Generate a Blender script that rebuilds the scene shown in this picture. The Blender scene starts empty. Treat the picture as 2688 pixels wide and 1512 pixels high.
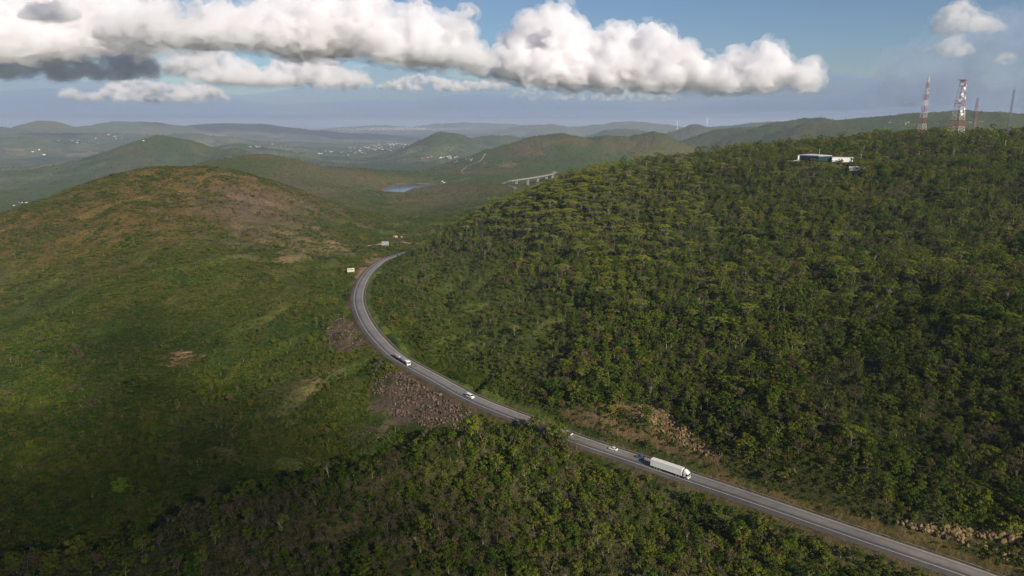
import bpy, bmesh, math, random
import numpy as np
from mathutils import Vector, Matrix

scene = bpy.context.scene
COL = scene.collection
R = math.radians

# ------------------------------------------------------------------ camera, sky, sun, exposure
S = 1.28                        # metres per layout unit
KS = S / 1.087
H = 115.0 * S                   # camera height above the road
PITCH = R(13.4)
FPX = 1816.0                    # focal length in photo pixels (2688 wide)
cam_data = bpy.data.cameras.new('camera')
cam_data.sensor_width = 36.0
cam_data.lens = 36.0 * FPX / 2688.0
cam_data.clip_start = 1.0
cam_data.clip_end = 120000.0
cam = bpy.data.objects.new('camera', cam_data)
COL.objects.link(cam)
cam.location = (0, 0, H)
cam.rotation_euler = (math.pi / 2 - PITCH, 0, 0)
scene.camera = cam

SUN_EL = R(27.0)
SUN_AZ = R(146.0)               # clockwise from +Y: behind the camera, to the right
world = bpy.data.worlds.new('World')
scene.world = world
world.use_nodes = True
wn = world.node_tree
bg = wn.nodes['Background']
sky = wn.nodes.new('ShaderNodeTexSky')
sky.sky_type = 'NISHITA'
sky.sun_disc = False
sky.sun_elevation = SUN_EL
sky.sun_rotation = SUN_AZ
sky.air_density = 1.0
sky.dust_density = 0.5
sky.ozone_density = 3.5
tint = wn.nodes.new('ShaderNodeMix'); tint.data_type = 'RGBA'; tint.blend_type = 'MULTIPLY'   # moist air: less yellow than the clear-sky model
tint.inputs[0].default_value = 1.0; tint.inputs[7].default_value = (0.92, 0.95, 1.03, 1)
wn.links.new(sky.outputs['Color'], tint.inputs[6]); wn.links.new(tint.outputs[2], bg.inputs['Color'])
bg.inputs['Strength'].default_value = 0.056

sun_data = bpy.data.lights.new('sun', 'SUN')
sun_data.energy = 4.3
sun_data.angle = R(0.53)
sun_data.color = (1.0, 0.90, 0.76)
sun = bpy.data.objects.new('sun', sun_data)
COL.objects.link(sun)
sd = Vector((math.sin(SUN_AZ) * math.cos(SUN_EL), math.cos(SUN_AZ) * math.cos(SUN_EL), math.sin(SUN_EL)))
sun.rotation_euler = sd.to_track_quat('Z', 'Y').to_euler()
sun.location = (200, -300, 600)

vs = scene.view_settings
vs.view_transform = 'Standard'
vs.look = 'None'
vs.exposure = 0.5
vs.gamma = 1.0
cy = scene.cycles
cy.use_denoising = True
cy.max_bounces = 28
cy.diffuse_bounces = 2
cy.glossy_bounces = 2
cy.transmission_bounces = 3
cy.transparent_max_bounces = 8
cy.volume_bounces = 26
cy.sample_clamp_indirect = 4.0

# ------------------------------------------------------------------ helpers
rng = np.random.default_rng(7)

def ray(u, v):
    """direction (x, y, z) of the line of sight through photo pixel (u, v)"""
    xc = (np.asarray(u, float) - 1344.0) / FPX
    yc = -(np.asarray(v, float) - 756.0) / FPX
    return np.stack([xc, math.cos(PITCH) + yc * math.sin(PITCH), -math.sin(PITCH) + yc * math.cos(PITCH)], -1)

def at_dist(u, v, d):
    """the point on that line at horizontal distance d (layout units)"""
    r = ray(u, v)
    k = d * S / math.hypot(r[0], r[1])
    return Vector((r[0] * k, r[1] * k, H + r[2] * k))

def at_height(u, v, z):
    r = ray(u, v)
    k = (z - H) / r[2]
    return Vector((r[0] * k, r[1] * k, z))

def project(x, y, z):
    """photo pixel and depth of world points"""
    x = np.asarray(x, float); y = np.asarray(y, float); z = np.asarray(z, float) - H
    dep = y * math.cos(PITCH) - z * math.sin(PITCH)
    up = y * math.sin(PITCH) + z * math.cos(PITCH)
    dd = np.maximum(dep, 1e-3)
    return 1344 + FPX * x / dd, 756 - FPX * up / dd, dep

_perm = np.random.default_rng(99).permutation(512).astype(np.int64)
_grad = np.random.default_rng(98).normal(size=(512, 2))
_grad /= np.linalg.norm(_grad, axis=1)[:, None]

def perlin(x, y, seed=0):
    xi = np.floor(x).astype(np.int64); yi = np.floor(y).astype(np.int64)
    xf = x - xi; yf = y - yi
    w = lambda t: t * t * t * (t * (t * 6 - 15) + 10)
    def g(ix, iy, fx, fy):
        h = _perm[(_perm[(ix + seed * 37) & 511] + iy) & 511]
        return _grad[h, 0] * fx + _grad[h, 1] * fy
    a = g(xi, yi, xf, yf); b = g(xi + 1, yi, xf - 1, yf)
    c = g(xi, yi + 1, xf, yf - 1); d = g(xi + 1, yi + 1, xf - 1, yf - 1)
    sx = w(xf); sy = w(yf)
    return (a + (b - a) * sx) * (1 - sy) + (c + (d - c) * sx) * sy

def fbm(x, y, scale, octaves=4, seed=0, gain=0.5):
    s = 0; amp = 1.0; f = 1.0 / scale
    for i in range(octaves):
        s = s + amp * perlin(x * f + 17.3 * i, y * f - 9.1 * i, seed + i)
        amp *= gain; f *= 2.03
    return s * 1.5

def smooth(a, b, t):
    t = np.clip((t - a) / (b - a), 0, 1)
    return t * t * (3 - 2 * t)

def tag(o, label=None, cat=None, group=None, kind=None):
    if label: o['label'] = label
    if cat: o['category'] = cat
    if group: o['group'] = group
    if kind: o['kind'] = kind
    return o

def empty(name, loc, rz=0.0):
    o = bpy.data.objects.new(name, None)
    o.location = loc
    o.rotation_euler = (0, 0, rz)
    o.empty_display_size = 0.3
    COL.objects.link(o)
    return o

class MB:
    """collects shapes, then links them as one mesh object"""
    def __init__(self):
        self.v = []; self.f = []; self.m = []; self.cur = 0
    def add(self, vs, fs):
        n = len(self.v)
        self.v.extend([tuple(p) for p in vs])
        self.f.extend([tuple(i + n for i in f) for f in fs])
        self.m.extend([self.cur] * len(fs))
        return self
    def box(self, c, s, rz=0.0, M=None):
        x, y, z = s[0] / 2, s[1] / 2, s[2] / 2
        P = [Vector((a * x, b * y, d * z)) for d in (-1, 1) for a, b in ((-1, -1), (1, -1), (1, 1), (-1, 1))]
        if rz: P = [Matrix.Rotation(rz, 3, 'Z') @ p for p in P]
        P = [p + Vector(c) for p in P]
        if M is not None: P = [M @ p for p in P]
        return self.add(P, [(3, 2, 1, 0), (4, 5, 6, 7), (0, 1, 5, 4), (1, 2, 6, 5), (2, 3, 7, 6), (3, 0, 4, 7)])
    def tube(self, pts, rad, n=6, cap=True):
        pts = [Vector(p) for p in pts]
        if not hasattr(rad, '__len__'): rad = [rad] * len(pts)
        rings = []
        for i, p in enumerate(pts):
            d = (pts[min(i + 1, len(pts) - 1)] - pts[max(i - 1, 0)]).normalized()
            a = d.cross(Vector((0, 0, 1)) if abs(d.z) < 0.95 else Vector((1, 0, 0))).normalized()
            b = d.cross(a)
            rings += [p + (a * math.cos(2 * math.pi * k / n) + b * math.sin(2 * math.pi * k / n)) * rad[i] for k in range(n)]
        fs = []
        for i in range(len(pts) - 1):
            for k in range(n):
                fs.append((i * n + k, i * n + (k + 1) % n, (i + 1) * n + (k + 1) % n, (i + 1) * n + k))
        if cap:
            fs.append(tuple(range(n))[::-1]); fs.append(tuple((len(pts) - 1) * n + k for k in range(n)))
        return self.add(rings, fs)
    def prism(self, prof, y0, y1, inset=None):
        """profile [(x, z)] extruded along y; inset narrows chosen points"""
        n = len(prof)
        ins = inset or [0] * n
        P = [(x, y0 + ins[i], z) for i, (x, z) in enumerate(prof)] + [(x, y1 - ins[i], z) for i, (x, z) in enumerate(prof)]
        fs = [tuple(range(n)), tuple(range(2 * n - 1, n - 1, -1))]
        fs += [(i, i + n, (i + 1) % n + n, (i + 1) % n) for i in range(n)]
        return self.add(P, fs)
    def mesh(self, name, mats, smooth_=False):
        me = bpy.data.meshes.new(name)
        me.from_pydata(self.v, [], self.f)
        for m in (mats if isinstance(mats, (list, tuple)) else [mats]): me.materials.append(m)
        me.polygons.foreach_set('material_index', np.array(self.m, np.int32))
        if smooth_: me.polygons.foreach_set('use_smooth', np.ones(len(self.f), bool))
        me.update()
        return me
    def build(self, name, mats, parent=None, smooth_=False, bevel=0.0, loc=None):
        o = bpy.data.objects.new(name, self.mesh(name, mats, smooth_))
        COL.objects.link(o)
        bm = bmesh.new(); bm.from_mesh(o.data)
        bmesh.ops.recalc_face_normals(bm, faces=bm.faces)
        bm.to_mesh(o.data); bm.free()
        if bevel:
            md = o.modifiers.new('bevel', 'BEVEL'); md.width = bevel; md.segments = 2; md.limit_method = 'ANGLE'
        if parent is not None: o.parent = parent
        if loc is not None: o.location = loc
        return o

class NT:
    """short hand for building a node tree"""
    def __init__(self, nt): self.nt = nt
    def n(self, t, _in=None, **kw):
        nd = self.nt.nodes.new(t)
        for k, v in kw.items(): setattr(nd, k, v)
        for k, v in (_in or {}).items():
            if isinstance(v, bpy.types.NodeSocket): self.nt.links.new(v, nd.inputs[k])
            else: nd.inputs[k].default_value = v
        return nd
    def noise(self, vec, scale, detail=4, rough=0.55):
        return self.n('ShaderNodeTexNoise', {'Vector': vec, 'Scale': scale, 'Detail': detail, 'Roughness': rough}).outputs['Fac']
    def ramp(self, fac, stops):
        nd = self.n('ShaderNodeValToRGB', {'Fac': fac})
        e = nd.color_ramp.elements
        e[0].position, e[0].color = stops[0][0], (*stops[0][1], 1)
        e[1].position, e[1].color = stops[-1][0], (*stops[-1][1], 1)
        for p, c in stops[1:-1]:
            x = e.new(p); x.color = (*c, 1)
        return nd.outputs['Color']
    def mix(self, fac, a, b, mode='MIX'):
        nd = self.n('ShaderNodeMix', data_type='RGBA', blend_type=mode)
        for k, v in ((0, fac), (6, a), (7, b)):
            if isinstance(v, bpy.types.NodeSocket): self.nt.links.new(v, nd.inputs[k])
            else: nd.inputs[k].default_value = (*v, 1) if isinstance(v, tuple) and len(v) == 3 else v
        return nd.outputs[2]
    def math(self, op, a, b=0.0, clamp=False):
        nd = self.n('ShaderNodeMath', operation=op, use_clamp=clamp)
        for k, v in ((0, a), (1, b)):
            if isinstance(v, bpy.types.NodeSocket): self.nt.links.new(v, nd.inputs[k])
            else: nd.inputs[k].default_value = v
        return nd.outputs[0]

def new_mat(name):
    m = bpy.data.materials.new(name)
    m.use_nodes = True
    return m, NT(m.node_tree), m.node_tree.nodes['Principled BSDF']

def plain(name, col, rough=0.6, metal=0.0, var=0.25, scale=2.0, spec=0.3):
    """paint, metal, plaster: a base colour broken up by fine dirt"""
    m, t, p = new_mat(name)
    tc = t.n('ShaderNodeTexCoord').outputs['Object']
    f = t.noise(tc, scale, 5, 0.65)
    c = t.ramp(f, [(0.25, tuple(k * (1 - var) for k in col)), (0.6, col), (0.85, tuple(min(1, k * (1 + var * 0.3)) for k in col))])
    t.nt.links.new(c, p.inputs['Base Color'])
    p.inputs['Roughness'].default_value = rough
    p.inputs['Metallic'].default_value = metal
    p.inputs['Specular IOR Level'].default_value = spec
    return m

# ------------------------------------------------------------------ road line, from the pass down to the viaduct
road_px = [(2760, 1582, 0), (2660, 1544, 0), (2523, 1493, 0), (2380, 1446, 0), (2236, 1397, 0), (2090, 1347, 0), (1950, 1299, 0), (1800, 1249, 0), (1655, 1200, 0), (1568, 1172, 0),
           (1495, 1147, 0), (1401, 1109, 0), (1350, 1090, 0), (1290, 1067, 0), (1223, 1038, 0), (1148, 995, 0), (1088, 963, 0), (1036, 932, 0),
           (999, 896, 0), (972, 864, 0), (951, 826, 0), (940, 789, 0), (946, 752, 0), (966, 716, 0), (988, 696, 0), (1010, 680, 0),
           (1075, 660, -1), (1180, 622, -4), (1245, 586, -7), (1310, 548, -10), (1355, 512, -14), (1350, 492, -17.5), (1322, 481.5, -20.5), (1340, 475, -21.5),
           (1400, 466, -22), (1445, 457.5, -22), (1457, 451.5, -22), (1448, 447, -22), (1430, 443, -22)]
_rp = np.array([at_height(u, v, z * S) for u, v, z in road_px])
def catmull(P, n):
    out = []
    Q = np.vstack([2 * P[0] - P[1], P, 2 * P[-1] - P[-2]])
    for i in range(1, len(Q) - 2):
        for k in range(n):
            t = k / n
            a, b, c, d = Q[i - 1], Q[i], Q[i + 1], Q[i + 2]
            out.append(0.5 * (2 * b + (c - a) * t + (2 * a - 5 * b + 4 * c - d) * t * t + (3 * b - a - 3 * c + d) * t ** 3))
    out.append(P[-1])
    return np.array(out)
_c = catmull(_rp, 40)
_s = np.concatenate([[0], np.cumsum(np.linalg.norm(np.diff(_c[:, :2], axis=0), axis=1))])
ROAD_LEN = _s[-1]
_ss = np.arange(0, ROAD_LEN, 2.0)
road = np.stack([np.interp(_ss, _s, _c[:, k]) for k in range(3)], 1)
for _ in range(40):                                     # ease the drawn line into one a road builder would lay
    road[1:-1] = 0.25 * road[:-2] + 0.5 * road[1:-1] + 0.25 * road[2:]
road_t = np.gradient(road, axis=0); road_t /= np.linalg.norm(road_t[:, :2], axis=1)[:, None]
road_n = np.stack([-road_t[:, 1], road_t[:, 0], 0 * road_t[:, 0]], 1)    # to the left of travel away from the camera
iv0 = int(np.argmin(np.linalg.norm(road[:, :2] - _rp[[q[:2] for q in road_px].index((1340, 475))][:2], axis=1)))  # where the viaduct begins
iv1 = int(np.argmin(np.linalg.norm(road[:, :2] - _rp[[q[:2] for q in road_px].index((1457, 451.5))][:2], axis=1)))

def road_near(x, y):
    """distance, signed offset (+ left of travel away) and index of the road"""
    x = np.asarray(x, float).ravel(); y = np.asarray(y, float).ravel()
    D = np.full(x.shape, 1e9); O = np.zeros(x.shape); I = np.zeros(x.shape, int)
    R0 = road[:, :2]
    sub = R0[::12]
    for k in range(0, len(x), 60000):
        sl = slice(k, k + 60000)
        p = np.stack([x[sl], y[sl]], 1)
        c = np.argmin(((p[:, None] - sub[None]) ** 2).sum(2), 1) * 12
        best = np.full(len(p), 1e18); bi = np.zeros(len(p), int)
        for o in range(-12, 13):
            j = np.clip(c + o, 0, len(R0) - 1)
            dd = ((p - R0[j]) ** 2).sum(1)
            m = dd < best; best[m] = dd[m]; bi[m] = j[m]
        off = ((p - R0[bi]) * road_n[bi, :2]).sum(1)
        D[sl] = np.sqrt(best); O[sl] = off; I[sl] = bi
    return D, O, I

# ------------------------------------------------------------------ the lie of the land
ctrl = []                        # (azimuth, log distance, height)
def P(u, v, d, dz=0.0):
    p = at_dist(u, v, d)
    ctrl.append((math.atan2(p.x, p.y), math.log(math.hypot(p.x, p.y)), p.z + dz * S))
def Z(u, d, z, v=700):
    p = at_dist(u, v, d)
    ctrl.append((math.atan2(p.x, p.y), math.log(math.hypot(p.x, p.y)), z * S))
F = -5.0
def PH(u, v, z, dz=0.0):
    p = at_height(u, v, z * S)
    ctrl.append((math.atan2(p.x, p.y), math.log(math.hypot(p.x, p.y)), p.z + dz * S))
for k in range(0, iv0 - 40, 22):
    ctrl.append((math.atan2(road[k, 0], road[k, 1]), math.log(math.hypot(road[k, 0], road[k, 1])), road[k, 2] - 0.2))
# right hill, under the trees
for u, v, d in [(1560, 985, 262), (1700, 1050, 247), (1880, 1165, 225), (1800, 1000, 262), (2000, 1000, 250), (2000, 1150, 220), 
                (2600, 700, 370), (2300, 700, 375), (2000, 700, 380), (1700, 700, 400),
                (1450, 700, 435), (1300, 700, 470), (1250, 850, 350), (1450, 850, 330), (1700, 850, 310), (2000, 850, 300), (2400, 850, 300),
                (2650, 850, 300), (1350, 985, 284), (1600, 550, 520), (1900, 550, 520), (2200, 550, 500),
                (2500, 550, 500), (1450, 560, 535), (1320, 590, 560), (1250, 563, 605), (1440, 472, 660), (1600, 432, 680), (1750, 407, 695), (1900, 396, 690),
                (2300, 424, 640), (2500, 420, 620), (2000, 430, 600), (2100, 377, 850), (2400, 352, 840),
                (2600, 348, 850), (1900, 390, 760)]:
    P(u, v, d, F)
P(2160, 426, 612)
for u, v, d in [(1080, 845, 388), (1150, 940, 325), (1250, 980, 300), (1100, 780, 440), (1150, 700, 510), (1080, 690, 545)]:
    P(u, v, d, -2)
for u, v, d in [(1060, 676, 572), (1130, 632, 632), (1190, 597, 668)]:
    P(u, v, d, -3)
for u, d, z in [(1250, 760, 6), (1440, 850, 8), (1600, 900, 25), (1800, 950, 40), (2100, 1050, 72), (2400, 1100, 80), (2688, 1150, 80),
                (1440, 1100, -14), (1700, 1250, -8), (2000, 1400, 10), (2500, 1500, 30), (1250, 860, -4), (1130, 740, -4)]:
    Z(u, d, z)
# left hill
for u, v, d in [(0, 562, 900), (150, 505, 900), (300, 457, 900), (400, 440, 900), (480, 438, 900), (574, 442, 880), (680, 471, 860), (730, 490, 850),
                (782, 541, 810), (887, 603, 740), (975, 630, 715), (480, 500, 800), (300, 550, 740), (100, 620, 740), (650, 540, 740),
                (500, 650, 610), (700, 650, 600), (850, 680, 570), (300, 750, 540), (600, 800, 480), (800, 800, 452),
                (700, 950, 390), (860, 950, 352), (900, 1080, 305), (1090, 1080, 287),
                (1180, 1095, 279), (700, 1100, 300), (500, 1230, 262), (560, 445, 960)]:
    P(u, v, d, -1)
for u, d, z in [(0, 1300, -70), (200, 1400, -62), (450, 1400, -45), (620, 1250, -12)]:
    Z(u, d, z)
for u, v, d in [(750, 520, 1150), (900, 560, 1100), (850, 485, 1500), (700, 402, 1900), (600, 424, 2000), (950, 442, 2150), (800, 432, 2050),
                (1050, 560, 1150), (1000, 620, 800), (1000, 650, 655), (1180, 525, 1300), (1070, 490, 1860), (1300, 470, 1760), (1400, 440, 2350),
                (960, 500, 1650), (1150, 500, 1700), (1160, 455, 2200), (1060, 450, 2300)]:
    P(u, v, d, -1)
for u, d, z in [(1380, 1800, -42), (1430, 1900, -42), (1340, 1720, -33), (700, 2400, -40), (500, 2300, -70), (250, 2300, -90), (0, 2300, -110)]:
    Z(u, d, z, 480)
for u, v, z in [(100, 800, -9), (400, 950, -18), (100, 1000, -18), (400, 1150, -18), (100, 1200, -17)]:
    PH(u, v, z, -1)
for u, v, z in [(2300, 1250, 15), (2500, 1330, 12), (2688, 1300, 16), (2300, 1000, 27), (2600, 1000, 30)]:
    PH(u, v, z, F)
# spur below the road
for u, v, z in [(450, 1320, 10), (600, 1270, 9), (800, 1220, 9), (1000, 1170, 8), (1150, 1130, 6), (1290, 1110, 6), (300, 1400, 7), (0, 1450, 4),
                (800, 1400, 8), (800, 1500, 7), (1200, 1300, 6), (1500, 1300, 4), (1200, 1500, 6), (1600, 1500, 4), (1700, 1350, 4), (2000, 1450, 3.5), (2200, 1512, 3)]:
    PH(u, v, z, F)
for u, d, z in [(450, 226, -14), (600, 233, -14), (800, 239, -13), (1000, 250, -12), (1130, 262, -9), (200, 228, -14)]:
    Z(u, d, z, 1250)
for u, d, z in [(1700, 122, -3), (2100, 127, -5), (2400, 132, -6), (2700, 135, -5), (3000, 125, -6), (3200, 150, -2), (2400, 148, -3)]:
    Z(u, d, z, 1500)
for u in (-350, 300, 1000, 1700, 2400, 3000):
    Z(u, 100, -2); Z(u, 50, -8)
for u, d, z in [(-500, 300, -22), (-500, 700, -12), (-500, 1300, -70), (3200, 200, 12), (3200, 400, 42), (3200, 700, 82), (3200, 1000, 88), (3200, 1500, 40)]:
    Z(u, d, z)
for u in (-500, 100, 600, 1100, 1600, 2100, 2600, 3200):
    for d, z in ((2800, -95), (4200, -112), (7000, -118), (13000, -120), (40000, -122)):
        if not (u > 2000 and d < 3000): Z(u, d, z)
ctrl = np.array(ctrl)

def tps_fit(p, z, lam):
    n = len(p)
    d2 = ((p[:, None] - p[None]) ** 2).sum(2)
    K = 0.5 * d2 * np.log(d2 + 1e-12)
    A = np.zeros((n + 3, n + 3))
    A[:n, :n] = K + lam * np.eye(n)
    A[:n, n] = 1; A[:n, n + 1:] = p; A[n, :n] = 1; A[n + 1:, :n] = p.T
    return np.linalg.solve(A, np.concatenate([z, [0, 0, 0]]))
_w = tps_fit(ctrl[:, :2], ctrl[:, 2], 0.0004)

def tps(a, L):
    out = np.empty(a.shape)
    n = len(ctrl)
    for k in range(0, len(a), 100000):
        sl = slice(k, k + 100000)
        d2 = (a[sl, None] - ctrl[None, :, 0]) ** 2 + (L[sl, None] - ctrl[None, :, 1]) ** 2
        out[sl] = (0.5 * d2 * np.log(d2 + 1e-12)) @ _w[:n] + _w[n] + _w[n + 1] * a[sl] + _w[n + 2] * L[sl]
    return out

# hills further off: (u, v of the top, distance, half width px, half depth share of distance, base height)
far_hills = [(420, 358, 3500, 190, 0.16, 1.6), (610, 389, 3300, 120, 0.12, 1.6),
             (1470, 352, 2950, 270, 0.18, 1.9), (1715, 346, 3050, 185, 0.16, 1.8), (1600, 357, 3000, 230, 0.16, 1.9), (1320, 390, 2950, 150, 0.14, 1.8),
             (1168, 345, 4600, 118, 0.12, 1.7), (1310, 352, 5600, 150, 0.10, 1.7),
             (2350, 299, 3500, 440, 0.2, 2.2), (2130, 314, 3800, 280, 0.18, 2.0), (2570, 295, 3400, 460, 0.2, 2.2), (2900, 296, 3300, 340, 0.2, 2.0), (1960, 333, 4000, 260, 0.14, 1.8),
             (1830, 327, 6200, 120, 0.10, 1.8), (1640, 337, 7000, 160, 0.10, 1.8), (2020, 318, 7500, 260, 0.10, 1.8), (1420, 326, 11000, 170, 0.08, 1.8), (1650, 319, 11500, 220, 0.10, 1.8),
             (120, 317, 9500, 130, 0.10, 1.5), (350, 320, 9800, 230, 0.10, 1.9), (590, 323, 10500, 280, 0.10, 1.9), (-60, 334, 8800, 220, 0.10, 1.7), (200, 348, 7600, 420, 0.10, 1.9),
             (60, 360, 6300, 200, 0.07, 1.8), (480, 352, 7000, 240, 0.08, 1.8), (740, 340, 10500, 240, 0.06, 1.8), (620, 378, 4600, 150, 0.09, 1.7),
             (980, 330, 16000, 220, 0.08, 1.8), (1250, 322, 17500, 260, 0.08, 1.8), (-350, 325, 9000, 200, 0.1, 1.8), (3000, 300, 7000, 300, 0.1, 1.8)]

def far_height(x, y, z):
    a = np.arctan2(x, y); L = np.log(np.hypot(x, y))
    out = z.copy()
    on = smooth(1900 * S, 2500 * S, np.hypot(x, y))
    for u, v, d, w, dep, pw in far_hills:
        p = at_dist(u, v, d)
        r0 = math.hypot(p.x, p.y)
        wa = w / FPX
        q = np.sqrt(((a - math.atan2(p.x, p.y)) / wa) ** 2 + ((L - math.log(r0)) / dep) ** 2)
        m = q < 2.6
        if not m.any(): continue
        qq = q[m] * (1 + (0.13 if d < 5000 else 0.24) * fbm(x[m], y[m], r0 * wa * 0.9, 4, int(u) % 50))
        g = np.exp(-(qq / 0.95) ** pw) * on[m]
        g = g * (1 + 0.07 * fbm(x[m], y[m], r0 * wa * 0.4, 4, int(u) % 50 + 3))
        out[m] = np.maximum(out[m], z[m] + np.maximum(p.z - z[m], 0) * g)
    return out

LAKE = [at_height(u, v, -51 * S) for u, v in ((999, 503), (1008, 497), (1030, 487), (1048, 484), (1090, 483), (1125, 483.5), (1140, 485), (1112, 489), (1085, 494), (1075, 499), (1062, 504), (1056, 514), (1042, 515), (1036, 508), (1018, 506))]
def in_poly(x, y, poly):
    c = np.zeros(x.shape, bool)
    n = len(poly)
    for i in range(n):
        x0, y0 = poly[i][0], poly[i][1]; x1, y1 = poly[i - 1][0], poly[i - 1][1]
        if y0 == y1: continue
        m = ((y0 > y) != (y1 > y)) & (x < (x1 - x0) * (y - y0) / (y1 - y0) + x0)
        c ^= m
    return c
def poly_dist(x, y, poly):
    d = np.full(x.shape, 1e9)
    for i in range(len(poly)):
        ax, ay = poly[i - 1][0], poly[i - 1][1]; bx, by = poly[i][0], poly[i][1]
        t = np.clip(((x - ax) * (bx - ax) + (y - ay) * (by - ay)) / ((bx - ax) ** 2 + (by - ay) ** 2 + 1e-9), 0, 1)
        d = np.minimum(d, np.hypot(x - ax - t * (bx - ax), y - ay - t * (by - ay)))
    return d

def ground(x, y):
    x = np.asarray(x, float); y = np.asarray(y, float)
    r = np.hypot(x, y)
    z = tps(np.arctan2(x, y), np.log(r))
    z = far_height(x, y, z)
    near = smooth(3000, 1200, r)
    z += near * (2.0 * fbm(x, y, 70, 5, 3) + 0.5 * fbm(x, y, 11, 3, 5))
    gul = np.abs(fbm(x, y, 160, 3, 11))
    z -= near * smooth(0.20, 0.0, gul) * 4.5 * smooth(150, 300, r)
    z += (1 - near) * (2.5 - 9 * np.abs(fbm(x, y, 330, 4, 27))) * np.clip(r / 3000, 0.3, 2)
    z += near * smooth(900, 500, r) * 0.5 * fbm(x, y, 5.5, 2, 7)
    z += (1 - near) * fbm(x, y, 700, 5, 21) * np.clip(r / 900, 3, 26)
    # shelf for the road: cut above it, bank below it
    m = r < 1500 * S
    D, O, I = road_near(x[m], y[m])
    zr = road[I, 2]
    live = I < iv0 - 8
    dx = np.maximum(D - np.where(O > 0, 7.2, 6.2), 0)
    up = zr - 0.25 + 1.25 * dx + 0.03 * dx ** 2
    dn = zr - 0.25 - 0.62 * dx
    zz = np.clip(z[m], dn, up)
    z[m] = np.where(live, zz, z[m])
    # lake bed and the house terrace
    m = (r > 1500 * S) & (r < 2400 * S)
    d = poly_dist(x[m], y[m], LAKE); ins = in_poly(x[m], y[m], LAKE)
    zl = -51 * S
    z[m] = np.where(ins, zl - np.minimum(d * 0.12, 4), np.where(d < 90, zl + 0.4 + np.minimum(d * 0.05, 3) * 0 + (np.maximum(z[m], zl + 0.8) - zl - 0.4) * smooth(3, 90, d), z[m]))
    hp = at_dist(2155, 424, 612)
    dh = np.hypot((x - hp.x) * 0.6, y - hp.y)
    z = z + (hp.z - z) * smooth(26, 14, dh)
    return z

nA = 1120
az = np.linspace(R(-50), R(50), nA)
rr = np.concatenate([np.geomspace(40, 110, 36)[:-1], np.geomspace(110, 1500, 560)[:-1], np.geomspace(1500, 60000, 300)])
nR = len(rr)
AA, RR = np.meshgrid(az, rr)
GX = (np.sin(AA) * RR).ravel(); GY = (np.cos(AA) * RR).ravel()
GZ = ground(GX, GY)
_gz = GZ.reshape(nR, nA)
def height(x, y):
    """bilinear height of the finished ground"""
    x = np.asarray(x, float); y = np.asarray(y, float)
    fa = np.clip((np.arctan2(x, y) - az[0]) / (az[1] - az[0]), 0, nA - 1.001)
    fr = np.clip(np.interp(np.hypot(x, y), rr, np.arange(nR)), 0, nR - 1.001)
    i = fr.astype(int); j = fa.astype(int); s = fr - i; t = fa - j
    return (_gz[i, j] * (1 - t) + _gz[i, j + 1] * t) * (1 - s) + (_gz[i + 1, j] * (1 - t) + _gz[i + 1, j + 1] * t) * s
# what the camera can see of the ground: running maximum of the sight angle along each azimuth
_ang = (_gz - H) / rr[:, None]
_hor = np.maximum.accumulate(_ang, 0)
def seen(x, y, z):
    fa = np.clip(np.rint((np.arctan2(x, y) - az[0]) / (az[1] - az[0])).astype(int), 0, nA - 1)
    r = np.hypot(x, y)
    i = np.clip(np.searchsorted(rr, r) - 2, 0, nR - 1)
    return (z - H) / r > _hor[i, fa]

# ------------------------------------------------------------------ ground colour: what grows or lies where
GU, GV, GDEP = project(GX, GY, GZ)
GR = np.hypot(GX, GY) / S
GD, GO, GI = road_near(GX, GY)
GD = np.where(GI >= iv0 - 2, 1e6, GD)
far_side = (GO < 0)
CR_U = np.array([-600, 0, 450, 600, 800, 1000, 1150, 1290, 1420, 1600])
CR_D = np.array([196, 200, 204, 211, 217, 226, 237, 247, 246, 225])
def on_spur(u, r, off):
    return (off > 0) & (r < np.interp(u, CR_U, CR_D) + 5)
def on_right(u, r, off):
    return (off < 0) & (r < 1350)

GREEN = np.array((0.066, 0.090, 0.018)); OLIVE = np.array((0.108, 0.084, 0.028)); DARK = np.array((0.034, 0.052, 0.012))
DRY = np.array((0.150, 0.115, 0.062)); SOIL = np.array((0.235, 0.150, 0.082)); ROCK = np.array((0.120, 0.084, 0.062)); YROCK = np.array((0.34, 0.25, 0.12))
n1 = fbm(GX, GY, 90, 4, 31); n2 = fbm(GX, GY, 24, 4, 41); n3 = fbm(GX, GY, 420, 4, 51); n4 = fbm(GX, GY, 7, 3, 61)
def put(C, col, w):
    w = np.clip(w, 0, 1)[:, None]
    return C * (1 - w) + col * w
def patch(u, v, ru, rv, lo=0, hi=1e9, rag=0.55):
    """a ragged-edged patch of ground round the spot seen at (u, v)"""
    q = np.hypot((GU - u) / ru, (GV - v) / rv) + rag * n2 + 0.25 * n4
    return smooth(1.1, 0.75, q) * (GR > lo) * (GR < hi)
C = np.tile(GREEN, (len(GX), 1))
C = put(C, OLIVE, smooth(-0.15, 0.35, n1 + 0.4 * n2))
C = put(C, DARK, smooth(0.05, 0.5, -n1 + 0.5 * n2) * 0.8)
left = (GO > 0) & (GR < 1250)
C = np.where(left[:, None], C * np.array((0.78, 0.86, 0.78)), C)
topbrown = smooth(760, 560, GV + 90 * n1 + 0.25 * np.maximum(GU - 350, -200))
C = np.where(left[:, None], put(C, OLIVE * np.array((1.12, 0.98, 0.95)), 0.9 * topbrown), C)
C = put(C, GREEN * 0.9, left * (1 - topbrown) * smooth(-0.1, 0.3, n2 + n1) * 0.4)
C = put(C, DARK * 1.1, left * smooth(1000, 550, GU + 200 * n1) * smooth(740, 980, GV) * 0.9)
C = put(C, ROCK * 1.1, patch(690, 560, 190, 95, 500, 1000, 0.9) * 0.5 + patch(640, 530, 70, 40, 500, 1000) * 0.3)
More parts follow.
